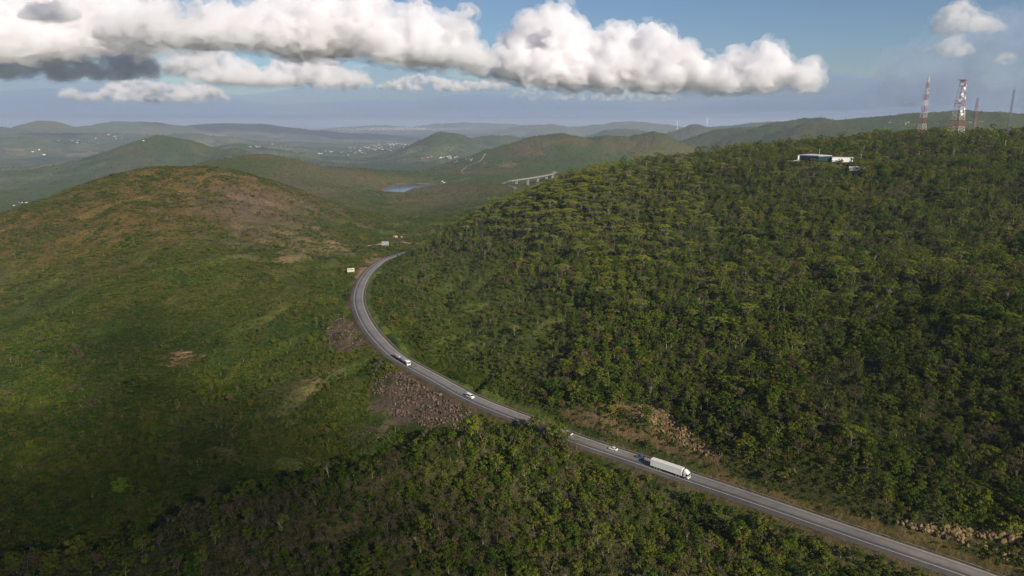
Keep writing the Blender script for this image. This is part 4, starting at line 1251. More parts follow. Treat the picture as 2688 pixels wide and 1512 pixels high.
def van():
    t_ = empty('van', (0, 0, 0))
    tag(t_, 'white passenger van with side windows between tanker and white truck', 'van')
    prof = [(2.7, 0.4), (2.78, 0.95), (2.5, 1.25), (1.75, 1.4), (1.15, 2.2), (0.9, 2.32), (-2.55, 2.36), (-2.75, 2.2), (-2.8, 0.4)]
    mb = MB(); mb.prism(prof, -0.98, 0.98, [0, 0, 0.03, 0.04, 0.14, 0.17, 0.17, 0.13, 0]); b = mb.build('body', WHITE, t_, bevel=0.07)
    g = MB(); g.add([(1.74, -0.86, 1.46), (1.74, 0.86, 1.46), (1.19, 0.78, 2.19), (1.19, -0.78, 2.19)], [(0, 1, 2, 3)]); g.v = [(a + 0.03, y, z + 0.025) for a, y, z in g.v]; g.build('windscreen', GLASS, b)
    for s_ in (1, -1):
        for x0, x1 in ((1.35, 0.55), (0.35, -0.9), (-1.05, -2.45)):
            g = MB(); g.add([(x0, s_ * 0.955, 1.45), (x1, s_ * 0.955, 1.45), (x1, s_ * 0.872, 2.0), (x0 - 0.28 * (x0 > 1), s_ * 0.872, 2.0)], [(0, 1, 2, 3)]); g.v = [(a, y + s_ * 0.02, z) for a, y, z in g.v]; g.build('side_window', GLASS, b)
        g = MB(); g.box((2.7, s_ * 0.72, 0.95), (0.14, 0.36, 0.22)); g.build('headlight', LAMP, b)
        wheel(t_, 1.75, s_ * 0.88, 0.36, 0.24); wheel(t_, -1.75, s_ * 0.88, 0.36, 0.24)
    g = MB(); g.box((2.78, 0, 0.78), (0.05, 0.8, 0.3)); g.build('grille', CHASSIS, b)
    g = MB(); g.add([(-2.80, -0.75, 1.45), (-2.80, 0.75, 1.45), (-2.785, 0.7, 2.0), (-2.785, -0.7, 2.0)], [(0, 1, 2, 3)]); g.build('rear_window', GLASS, b)
    place(t_, 1234, 1042, 0.5, True)
def car(label, paint, u, v, off, toward, pickup=False):
    t_ = empty('pickup_truck' if pickup else 'car', (0, 0, 0))
    tag(t_, label, 'pickup truck' if pickup else 'car')
    mb = MB()
    if pickup: prof = [(2.6, 0.35), (2.62, 0.85), (2.4, 1.02), (1.25, 1.1), (0.6, 1.72), (-0.75, 1.74), (-0.95, 1.12), (-2.6, 1.1), (-2.62, 0.4)]; ins = [0, 0, 0.04, 0.06, 0.2, 0.2, 0.06, 0.03, 0]
    else: prof = [(2.05, 0.3), (2.1, 0.68), (1.9, 0.86), (1.0, 0.98), (0.35, 1.46), (-0.95, 1.5), (-1.75, 1.02), (-2.02, 0.95), (-2.05, 0.32)]; ins = [0, 0, 0.05, 0.07, 0.22, 0.22, 0.08, 0.04, 0]
    mb.prism(prof, -0.88, 0.88, ins); b = mb.build('body', paint, t_, bevel=0.06)
    z0, z1 = prof[3][1], prof[4][1]; fx_, rx_, ex_ = prof[3][0], prof[4][0], prof[5][0]
    def pane(name, q):
        g = MB(); g.add(q, [(0, 1, 2, 3)]); g.build(name, GLASS, b)
    pane('windscreen', [(fx_ - 0.02, -0.74, z0 + 0.08), (fx_ - 0.02, 0.74, z0 + 0.08), (rx_ + 0.08, 0.62, z1 - 0.01), (rx_ + 0.08, -0.62, z1 - 0.01)])
    bx_ = prof[6][0]
    pane('rear_window', [(bx_ + 0.02, -0.74, prof[6][1] + 0.1), (bx_ + 0.02, 0.74, prof[6][1] + 0.1), (ex_ - 0.08, 0.62, z1 - 0.01), (ex_ - 0.08, -0.62, z1 - 0.01)])
    for s_ in (1, -1):
        pane('side_window', [(fx_ - 0.18, s_ * 0.835, z0 + 0.05), (ex_ - 0.25, s_ * 0.835, z0 + 0.05), (ex_ + 0.05, s_ * 0.70, z1 - 0.08), (rx_ + 0.02, s_ * 0.70, z1 - 0.08)])
        wheel(t_, fx_ + 0.3, s_ * 0.78, 0.31, 0.2); wheel(t_, bx_ + 0.35 if not pickup else -1.7, s_ * 0.78, 0.31, 0.2)
        g = MB(); g.box((prof[1][0] - 0.04, s_ * 0.62, 0.72), (0.1, 0.34, 0.14)); g.build('headlight', LAMP, b)
        g = MB(); g.box((prof[-2][0] - 0.02, s_ * 0.66, 0.78), (0.08, 0.26, 0.2)); g.build('tail_light', TAIL, b)
    if pickup:
        g = MB(); g.box((-1.8, 0, 1.115), (1.5, 1.4, 0.02)); g.build('cargo_bed', CHASSIS, b)
    place(t_, u, v, off, toward)
truck(); tanker(); van()
car('white car half hidden by roadside trees ahead of the blue car', SILVER, 1615, 1180, -1.5, False)
car('slate blue car in the shadow beside the big white truck', BLUE, 1689, 1203, -1.9, False)
car('white pickup truck almost hidden by trees at the spur', SILVER, 1495, 1139, -1.6, False, True)

# ------------------------------------------------------------------ radio masts
MAST_RED = plain('mast_red', (0.38, 0.095, 0.075), 0.6)
MAST_WHITE = plain('mast_white', (0.72, 0.68, 0.58), 0.6)
MAST_GREY = plain('mast_grey', (0.17, 0.19, 0.20), 0.6)
DISH = plain('dish_white', (0.8, 0.8, 0.78), 0.5)
def lattice(name, label, loc, h, w0, w1, bands, cols, leg, brace, rz, dishes=(), aerial=0.0, flare=1.0, platform=False):
    t_ = empty(name, loc, rz); w0 *= KS; w1 *= KS; leg *= KS; brace *= KS; tag(t_, label, 'radio mast', 'radio masts on the hilltop')
    W = lambda f: w1 + (w0 - w1) * (1 - f) ** flare
    for b in range(bands):
        g = MB(); f0, f1 = b / bands, (b + 1) / bands
        nseg = 2 if W(f0) > 5 else 3
        for k in range(nseg):
            a0 = f0 + (f1 - f0) * k / nseg; a1 = f0 + (f1 - f0) * (k + 1) / nseg
            C0 = [Vector((sx_ * W(a0) / 2, sy_ * W(a0) / 2, a0 * h)) for sx_, sy_ in ((-1, -1), (1, -1), (1, 1), (-1, 1))]
            C1 = [Vector((sx_ * W(a1) / 2, sy_ * W(a1) / 2, a1 * h)) for sx_, sy_ in ((-1, -1), (1, -1), (1, 1), (-1, 1))]
            for i in range(4):
                g.tube([C0[i], C1[i]], leg, 5)
                g.tube([C0[i], C1[(i + 1) % 4]], brace, 4, False); g.tube([C0[(i + 1) % 4], C1[i]], brace, 4, False)
                g.tube([C1[i], C1[(i + 1) % 4]], brace, 4, False)
        g.build('lattice_section', cols[b % len(cols)], t_)
    g = MB(); g.box((0, 0, h / 2), (0.2, 0.2, h * 0.98)); g.build('cable_ladder', cols[-1], t_)
    for f, an, r_ in dishes:
        r_ *= KS; q = Vector((math.cos(an), math.sin(an), 0)) * (W(f) / 2 * 1.15 + 0.8) + Vector((0, 0, f * h))
        d = Vector((math.cos(an), math.sin(an), 0)); g = MB()
        g.tube([q - d * 1.0, q - d * 0.35, q, q + d * 0.45], [0.15, r_ * 0.5, r_ * 0.92, r_], 12)
        g.build('dish', DISH, t_)
    if platform:
        g = MB(); g.box((0, 0, h), (w1 * 2.1, w1 * 2.1, 0.5)); g.box((0, 0, h + 1.0), (w1 * 2.1, 0.2, 0.2)); g.build('platform', MAST_RED, t_)
    if aerial:
        g = MB(); g.tube([(0, 0, h), (0, 0, h + aerial)], [0.22, 0.12], 5); g.build('aerial', cols[0], t_)
    return t_
def foot(u, v, d):
    q = at_dist(u, v, d); q.z = float(height(q.x, q.y)); return q
def tall(q, vtop):
    """mast height so that its top is seen at row vtop"""
    for h in np.arange(5, 140, 0.5):
        if project(q.x, q.y, q.z + h)[1] <= vtop: return float(h)
    return 60.0
q = foot(2418, 352, 815)
lattice('radio_mast', 'slim red and white banded lattice mast, leftmost on the hilltop', q, tall(q, 202), 6.6, 1.5, 11, [MAST_WHITE, MAST_RED], 0.15, 0.075, 0.3,
        [(0.80, -0.6, 1.3), (0.62, -2.6, 1.0), (0.58, -2.6, 1.0), (0.45, -0.5, 1.3)], 3.0, 1.15)
q = foot(2509, 346, 830)
lattice('radio_mast', 'broad red and cream lattice mast crowded with dishes', q, tall(q, 210), 13.5, 3.6, 9, [MAST_WHITE, MAST_WHITE, MAST_RED], 0.20, 0.10, 0.5,
        [(0.93, -2.8, 1.6), (0.90, -0.4, 1.7), (0.86, -1.9, 1.2), (0.83, -0.6, 1.2), (0.79, -0.9, 1.8), (0.76, -2.4, 1.4), (0.70, -1.4, 1.3), (0.66, -2.7, 1.4), (0.58, -2.9, 1.5), (0.52, -1.5, 1.3), (0.48, -2.2, 1.3),
         (0.46, -1.3, 1.3), (0.43, -2.0, 1.5), (0.42, -1.2, 1.2), (0.72, 0.1, 1.0), (0.60, -0.3, 1.2)], 2.0, 1.25, True)
q = foot(2555, 338, 880)
lattice('radio_mast', 'small faded red lattice mast behind the broad one', q, tall(q, 258), 5.5, 1.2, 7, [MAST_GREY, MAST_RED], 0.15, 0.08, 0.2, [(0.8, -0.4, 0.9)], 1.5, 1.3)
q = foot(2646, 340, 900)
lattice('radio_mast', 'thin dark grey mast standing alone at the far right', q, tall(q, 236), 1.7, 1.3, 8, [MAST_GREY], 0.14, 0.07, 0.1, (), 4.0)

# ------------------------------------------------------------------ buildings on the hilltop
PLASTER = plain('white_plaster', (0.80, 0.78, 0.74), 0.8, var=0.12, scale=0.2)
SLAB = plain('roof_slab', (0.50, 0.52, 0.52), 0.8, var=0.2, scale=0.3)
TEAL = plain('teal_glazing', (0.016, 0.055, 0.060), 0.12, spec=0.6)
NAVY = plain('navy_glazing', (0.014, 0.026, 0.055), 0.12, spec=0.6)
TILE = plain('red_roof_tile', (0.30, 0.10, 0.06), 0.85, var=0.3, scale=1.0)
hb = Vector((HOUSE.x, HOUSE.y, float(height(HOUSE.x, HOUSE.y))))
view = math.atan2(hb.y, hb.x)
house = empty('house', hb, view - math.pi / 2); house.scale = (KS * 0.84,) * 3           # local x to the right, y away from the road
tag(house, 'long low modern house with dark glass front and white end wall', 'house')
ca_, sa_ = math.cos(0.62), math.sin(0.62)
# plan corners of the glazed hall (left end, near corner, right end, far corner)
A = Vector((-21, 1, 0)); B = Vector((-2.5, -8, 0)); Cc = Vector((9.5, 0, 0)); Dd = Vector((-9, 9, 0))
def wall_box(name, p0, p1, z0, z1, th, mat, parent):
    d = (p1 - p0); L = d.length
    g = MB(); g.box(((p0.x + p1.x) / 2, (p0.y + p1.y) / 2, (z0 + z1) / 2), (L, th, z1 - z0), math.atan2(d.y, d.x)); return g.build(name, mat, parent)
HT = 5.6
gl = wall_box('glass_front', A, B, 0, HT, 0.3, NAVY, house)
g = MB(); d = (B - A); L = d.length
for k in range(1, 10):
    q = A + d * k / 10; g.box((q.x + 0.09, q.y - 0.18, HT / 2), (0.14, 0.1, HT), math.atan2(d.y, d.x))
g.build('mullions', CHASSIS, gl)
gr2 = wall_box('glass_side', B, Cc, 0, HT, 0.3, TEAL, house)
g = MB(); d = (Cc - B)
for k in range(1, 8):
    q = B + d * k / 8; g.box((q.x + 0.1, q.y - 0.16, HT / 2), (0.14, 0.1, HT), math.atan2(d.y, d.x))
g.build('mullions', CHASSIS, gr2)
wall_box('rear_wall', Dd, A, 0, HT, 0.3, PLASTER, house); wall_box('rear_wall', Cc, Dd, 0, HT, 0.3, PLASTER, house)
g = MB(); P_ = [q * 1.05 for q in (A, B, Cc, Dd)]
g.add([(q.x, q.y, HT + 0.02 + (1.1 if i == 3 else 0.25 if i != 1 else 0)) for i, q in enumerate(P_)] + [(q.x, q.y, HT + 0.62 + (1.1 if i == 3 else 0.25 if i != 1 else 0)) for i, q in enumerate(P_)],
      [(3, 2, 1, 0), (4, 5, 6, 7), (0, 1, 5, 4), (1, 2, 6, 5), (2, 3, 7, 6), (3, 0, 4, 7)]); g.build('roof', SLAB, house)
g = MB(); g.box((-21.8, 0.6, HT / 2), (0.9, 3.4, HT + 0.1), -0.45); g.build('end_wall', PLASTER, house)
g = MB(); g.box((19.5, 0.5, 2.35), (19.5, 8, 4.7), 0.10); w_ = g.build('white_wing', PLASTER, house)
g = MB(); g.box((19.5, 0.5, 4.78), (20.0, 8.4, 0.16), 0.10); g.build('wing_roof', SLAB, w_)
g = MB(); g.box((29.0, -3.1, 2.4), (1.0, 0.5, 4.9), 0.10); g.build('corner_pillar', PLASTER, w_)
g = MB(); g.box((-25, -4, 0.5), (9, 0.4, 1.0)); g.box((-31, -7, 0.35), (5, 0.4, 0.7), 0.2); tag(g.build('terrace_wall', PLASTER, None, loc=None), 'low white terrace wall left of the hilltop house', 'wall')
tw = bpy.data.objects['terrace_wall']; tw.location = hb; tw.scale = (KS * 0.8,) * 3; tw.rotation_euler = (0, 0, view - math.pi / 2)
def block(name, label, u, v, d, w, dep, h, mats, roof='flat', rz=0.0, cat='building'):
    q = foot(u, v, d); e = empty(name, q, math.atan2(q.y, q.x) - math.pi / 2 + rz); e.scale = (KS, KS, KS); tag(e, label, cat)
    g = MB(); g.box((0, 0, h / 2 - 0.5), (w, dep, h + 1)); g.build('wall', mats[0], e)
    g = MB()
    if roof == 'flat': g.box((0, 0, h + 0.1), (w + 0.6, dep + 0.6, 0.2))
    else:
        g.add([(-w / 2 - .4, -dep / 2 - .4, h), (w / 2 + .4, -dep / 2 - .4, h), (w / 2 + .4, dep / 2 + .4, h), (-w / 2 - .4, dep / 2 + .4, h), (-w / 2 - .4, 0, h + dep * 0.28), (w / 2 + .4, 0, h + dep * 0.28)],
              [(0, 1, 5, 4), (2, 3, 4, 5), (0, 4, 3), (1, 2, 5), (3, 2, 1, 0)])
    g.build('roof', mats[1], e)
    g = MB()
    for k in (-0.28, 0.05, 0.3) if name != 'pavilion' else (0.1,): g.box((w * k, -dep / 2 - 0.02, h * 0.55), (w * 0.14, 0.06, h * 0.35))
    g.build('window', GLASS, e)
    return e
block('pavilion', 'small white flat-roofed pavilion just right of the hilltop house', 2252, 424, 600, 12, 5, 2.6, (PLASTER, PLASTER))
block('pavilion', 'tiny white roof alone among the trees right of the house', 2316, 416, 640, 7, 4, 3.0, (PLASTER, PLASTER))
block('equipment_hut', 'red equipment hut at the foot of the leftmost mast', 2412, 361, 800, 9, 6, 4.2, (RED, TILE), 'gable')
block('equipment_hut', 'pale equipment hut between the two tall masts', 2482, 357, 805, 6, 5, 3.4, (PLASTER, SLAB))
POLE = plain('pole_concrete', (0.42, 0.38, 0.32), 0.8)
pole0 = empty('utility_pole', (0, 0, 0))
g = MB(); g.tube([(0, 0, -1), (0, 0, 10.5)], [0.26, 0.17], 7); g.build('pole', POLE, pole0)
g = MB(); g.box((0, 0, 9.9), (2.4, 0.16, 0.16)); g.build('crossarm', POLE, pole0)
for k, (u, v, d, lab) in enumerate([(2262, 396, 650, 'pale concrete utility pole right of the hilltop house'), (2151, 402, 640, 'pale concrete utility pole behind the hilltop house roof'),
                                    (2640, 372, 720, 'pale concrete utility pole below the thin grey mast'), (2572, 368, 740, 'pale concrete utility pole right of the broad mast')]):
    if k == 0: e = pole0
    else:
        e = pole0.copy(); COL.objects.link(e)
        for ch in list(pole0.children):
            c = ch.copy(); COL.objects.link(c); c.parent = e
    e.location = foot(u, v, d); e.rotation_euler = (0, 0, 0.3 * k); e.scale = (KS, KS, KS)
    tag(e, lab, 'utility pole', 'utility poles on the hilltop')

# ------------------------------------------------------------------ billboards by the bend
PANEL = plain('billboard_white', (0.50, 0.49, 0.45), 0.6, var=0.15, scale=0.5)
PANEL_Y = plain('billboard_yellow', (0.50, 0.46, 0.20), 0.6, var=0.12, scale=0.5)
INK = plain('billboard_ink', (0.05, 0.05, 0.055), 0.7)
ZINC = plain('galvanised_back', (0.30, 0.31, 0.30), 0.6, 0.3, var=0.3, scale=0.5)
def billboard(u, v, d, w, h, lift, rz, label, back):
    q = foot(u, v, d); e = empty('billboard', q, rz); e.scale = (KS, KS, KS); tag(e, label, 'billboard')
    g = MB(); g.box((0, 0, lift + h / 2), (w, 0.12, h)); pn = g.build('panel', ZINC if back else PANEL, e)
    if back:
        g = MB()
        for k in range(7): g.box((-w / 2 + w * (k + 0.5) / 7, -0.12, lift + h / 2), (0.14, 0.12, h))
        g.build('battens', POLE, pn)
    else:
        g = MB(); g.box((0, -0.065, lift + h * 0.16), (w * 0.98, 0.02, h * 0.30)); g.build('yellow_strip', PANEL_Y, pn)
        g = MB()
        for k, (a, ww, hh) in enumerate(((-0.40, 0.05, 0.42), (-0.32, 0.05, 0.42), (-0.14, 0.08, 0.30), (-0.03, 0.07, 0.26), (0.07, 0.08, 0.30), (0.18, 0.07, 0.26), (0.29, 0.08, 0.30))):
            g.box((w * a, -0.068, lift + h * 0.62), (w * ww, 0.02, h * hh))
        g.build('lettering', INK, pn)
    for k in (-0.36, 0.0, 0.36):
        g = MB(); g.tube([(w * k, 0.12, -1.0), (w * k, 0.12, lift + h * 0.9)], 0.11, 6); g.build('post', POLE, e)
billboard(922, 728, 545, 6.0, 3.2, 1.6, 0.42, 'white billboard with dark lettering at the outside of the bend', False)
billboard(1012, 660, 668, 7.6, 4.2, 2.6, 0.12, 'grey back of a billboard above the far end of the bend', True)

# ------------------------------------------------------------------ viaduct
VC = plain('viaduct_concrete', (0.27, 0.26, 0.24), 0.85, var=0.2, scale=0.1)
via = empty('viaduct', Vector(road[iv0])); tag(via, 'curved concrete road viaduct crossing the valley beyond the lake', 'viaduct')
def vs_box(name, o0, o1, z0, z1, mat, i0=iv0 - 2, i1=min(NRD, iv1 + 30)):
    P_ = []
    for k in range(i0, i1, 2):
        for o, z in ((o0, z0), (o1, z0), (o1, z1), (o0, z1)):
            q = road[k] + road_n[k] * o; P_.append((q[0], q[1], q[2] + z))
    n = len(P_) // 4
    g = MB(); g.add(P_, [(a * 4 + b, a * 4 + (b + 1) % 4, a * 4 + 4 + (b + 1) % 4, a * 4 + 4 + b) for a in range(n - 1) for b in range(4)])
    o = g.build(name, mat); o.parent = via; o.matrix_parent_inverse = Matrix.Translation(-via.location); return o
vs_box('deck', -6.0, 6.0, -1.7, -0.05, VC)
vs_box('carriageway', -5.4, 5.4, -0.04, 0.03, MAT_ASPHALT)
vs_box('parapet', 5.6, 6.0, -0.03, 1.0, VC); vs_box('parapet', -6.0, -5.6, -0.03, 1.0, VC)
for k in range(iv0 + 22, iv1 - 4, 40):
    q = road[k]; zg = float(height(q[0], q[1])) - 1.5
    g = MB(); g.box((q[0], q[1], (zg + q[2] - 2.2) / 2), (3.0, 7.5, q[2] - 2.2 - zg), math.atan2(road_t[k, 1], road_t[k, 0]))
    o = g.build('pier', VC); o.parent = via; o.matrix_parent_inverse = Matrix.Translation(-via.location)

# ------------------------------------------------------------------ wind turbines on the far ridge
TW = plain('turbine_white', (0.80, 0.80, 0.80), 0.5, var=0.05)
tur0 = empty('wind_turbine', (0, 0, 0))
g = MB(); g.tube([(0, 0, -4), (0, 0, 78)], [2.6, 1.6], 10); g.build('tower', TW, tur0)
g = MB(); g.box((0, 0, 79.5), (3.4, 8, 3.6)); nac = g.build('nacelle', TW, tur0, bevel=0.5)
for k in range(3):
    an = k * 2.0944 + 0.35
    d = Vector((math.cos(an), 0, math.sin(an))); g = MB()
    g.tube([Vector((0, -5, 79.5)), Vector((0, -5, 79.5)) + d * 12, Vector((0, -5, 79.5)) + d * 38], [1.2, 1.5, 0.4], 6); g.build('blade', TW, tur0)
for k, (u, v, lab) in enumerate([(1778, 327, 'white wind turbine, leftmost of three on the far ridge'), (1856, 325, 'white wind turbine, middle one of three on the far ridge'), (1942, 323, 'white wind turbine, rightmost of three on the far ridge')]):
    if k == 0: e = tur0
    else:
        e = tur0.copy(); COL.objects.link(e)
        for ch in list(tur0.children):
            c = ch.copy(); COL.objects.link(c); c.parent = e
    q = at_dist(u, v, 6200); q.z = float(height(q.x, q.y))
    e.location = q; e.rotation_euler = (0, 0, 0.4 * k - 0.3); e.scale = (KS * 0.95,) * 3
    tag(e, lab, 'wind turbine', 'wind turbines on the far ridge')

# ------------------------------------------------------------------ houses of the valley and the town
WALLS = [plain('wall_white', (0.60, 0.55, 0.48), 0.9), plain('wall_sand', (0.44, 0.34, 0.25), 0.9), plain('wall_brick', (0.42, 0.22, 0.15), 0.9)]
ROOFS = [TILE, plain('roof_pale', (0.40, 0.32, 0.26), 0.9), plain('roof_white', (0.62, 0.60, 0.56), 0.9)]
def house_mesh(w, d, h, wm, rm):
    g = MB(); g.box((0, 0, h / 2 - 1.5), (w, d, h + 3)); g.cur = 1
    g.add([(-w / 2 - .5, -d / 2 - .5, h + .05), (w / 2 + .5, -d / 2 - .5, h + .05), (w / 2 + .5, d / 2 + .5, h + .05), (-w / 2 - .5, d / 2 + .5, h + .05), (-w / 2 - .5, 0, h + d * .25), (w / 2 + .5, 0, h + d * .25)],
          [(0, 1, 5, 4), (2, 3, 4, 5), (0, 4, 3), (1, 2, 5), (3, 2, 1, 0)])
    return g.mesh('cottage', [wm, rm])
HM = [house_mesh(*dims, WALLS[a], ROOFS[b]) for dims, a, b in (((12, 8, 4), 0, 0), ((16, 9, 4.5), 0, 2), ((20, 11, 6), 1, 1), ((14, 9, 5), 2, 1), ((10, 8, 4), 0, 1), ((26, 13, 6), 0, 2))]
# (u, v, spread u, spread v, how many, where)
VILL = [(985, 388, 60, 6, 64, 'in the town at the foot of the cone hill'), (1035, 378, 42, 4, 84, 'in the densely built edge of the town'), (880, 400, 70, 5, 18, 'in the scattered village left of the town'),
        (700, 384, 70, 6, 14, 'on the low rise right of the long green hill'), (1160, 414, 60, 4, 18, 'in the hamlet under the cone hill'), (1240, 424, 40, 6, 8, 'along the track above the lake'),
        (132, 458, 6, 2, 2, 'on the plain at the far left'), (60, 535, 26, 5, 7, 'at the left frame edge below the hill'), (330, 362, 60, 12, 8, 'on the hills behind the left hill'), (200, 372, 60, 8, 8, 'on the plain far behind the left hill'),
        (1165, 478, 14, 2, 4, 'beside the right end of the lake dam'), (2380, 325, 60, 7, 10, 'on the far ridge behind the masts'), (2565, 322, 30, 3, 6, 'on the far ridge beside the small mast'), (640, 352, 30, 3, 5, 'on the plain above the long green hill'),
        (1045, 622, 26, 2, 3, 'in the clearing beyond the bend'), (100, 400, 40, 10, 5, 'among the fields far left')]
nh = 0
for cu, cv, su_, sv_, n, wh_ in VILL:
    for k in range(n):
        q = hit(cu + rng.normal() * su_ * 0.55, cv + rng.normal() * sv_ * 0.6)
        if q is None or math.hypot(q.x, q.y) > 9000 * KS: continue
        D, O, I = road_near([q.x], [q.y])
        if D[0] < 14 or in_poly(np.array([q.x]), np.array([q.y]), LAKE)[0]: continue
        near_ = math.hypot(q.x, q.y) < 1300 * KS; mid_r = math.hypot(q.x, q.y) < 3600 * KS
        o = bpy.data.objects.new('cottage', HM[int(rng.integers(len(HM)))]); COL.objects.link(o)
        s = float(KS * (rng.uniform(0.2, 0.28) if near_ else rng.uniform(0.2, 0.36) if mid_r else rng.uniform(0.5, 0.85)))
        o.location = q; o.rotation_euler = (0, 0, float(rng.uniform(0, 6.28))); o.scale = (s, s, s)
        tag(o, 'small pale house ' + wh_, 'house', 'houses ' + wh_); nh += 1
print('HOUSES', nh)
# the large town far out on the plain reads as one pale mass
g = MB()
for k in range(900):
    u = 1070 + rng.normal() * 95; v = 338.5 + rng.normal() * 2.0 + (1070 - u) * 0.006
    q = hit(u, v)
    if q is None or math.hypot(q.x, q.y) > 30000: continue
    g.cur = int(rng.integers(3)); w = float(rng.uniform(14, 38))
    g.box((q.x, q.y, q.z + 3), (w, w * 0.7, float(rng.uniform(4, 10))), float(rng.uniform(0, 3)))
tag(g.build('town', WALLS), 'pale built-up town far out on the plain', 'town', kind='stuff')

# ------------------------------------------------------------------ clouds: real bodies of scattering air above the plain
def cloud_mat(name, density, tint=(1, 1, 1), torn=0.0):
    m = bpy.data.materials.new(name); m.use_nodes = True
    nt = m.node_tree
    nt.nodes.remove(nt.nodes['Principled BSDF'])
    v = nt.nodes.new('ShaderNodeVolumePrincipled')
    v.inputs['Color'].default_value = (*tint, 1)
    v.inputs['Density'].default_value = density
    v.inputs['Anisotropy'].default_value = 0.0
    if torn:                                                # vapour torn into wisps about `torn` metres across
        t = NT(nt)
        pos = t.n('ShaderNodeNewGeometry').outputs['Position']
        f = t.noise(pos, 1.0 / torn, 4, 0.62)
        d = t.math('MULTIPLY', t.math('SUBTRACT', f, 0.44), density * 9.0)
        nt.links.new(t.math('MINIMUM', t.math('MAXIMUM', d, 0.0), density * 1.5), v.inputs['Density'])
    nt.links.new(v.outputs[0], nt.nodes['Material Output'].inputs['Volume'])
    return m

def shells_only(me):
    """drop inner cavities and crumbs that the merging leaves behind"""
    bm = bmesh.new(); bm.from_mesh(me); bm.faces.ensure_lookup_table()
    seen_f = set(); isl = []
    for f in bm.faces:
        if f.index in seen_f: continue
        stack = [f]; seen_f.add(f.index); part = []
        while stack:
            g = stack.pop(); part.append(g)
            for e in g.edges:
                for h in e.link_faces:
                    if h.index not in seen_f: seen_f.add(h.index); stack.append(h)
        vol = 0.0; o_ = part[0].verts[0].co
        for g in part:
            vs_ = [v.co - o_ for v in g.verts]
            for i in range(1, len(vs_) - 1): vol += vs_[0].dot(vs_[i].cross(vs_[i + 1]))
        isl.append((vol, part))
    top = max(v for v, _ in isl)
    bad = [g for v, part in isl if v < 0.002 * top for g in part]
    if bad: bmesh.ops.delete(bm, geom=bad, context='FACES')
    bm.to_mesh(me); bm.free()

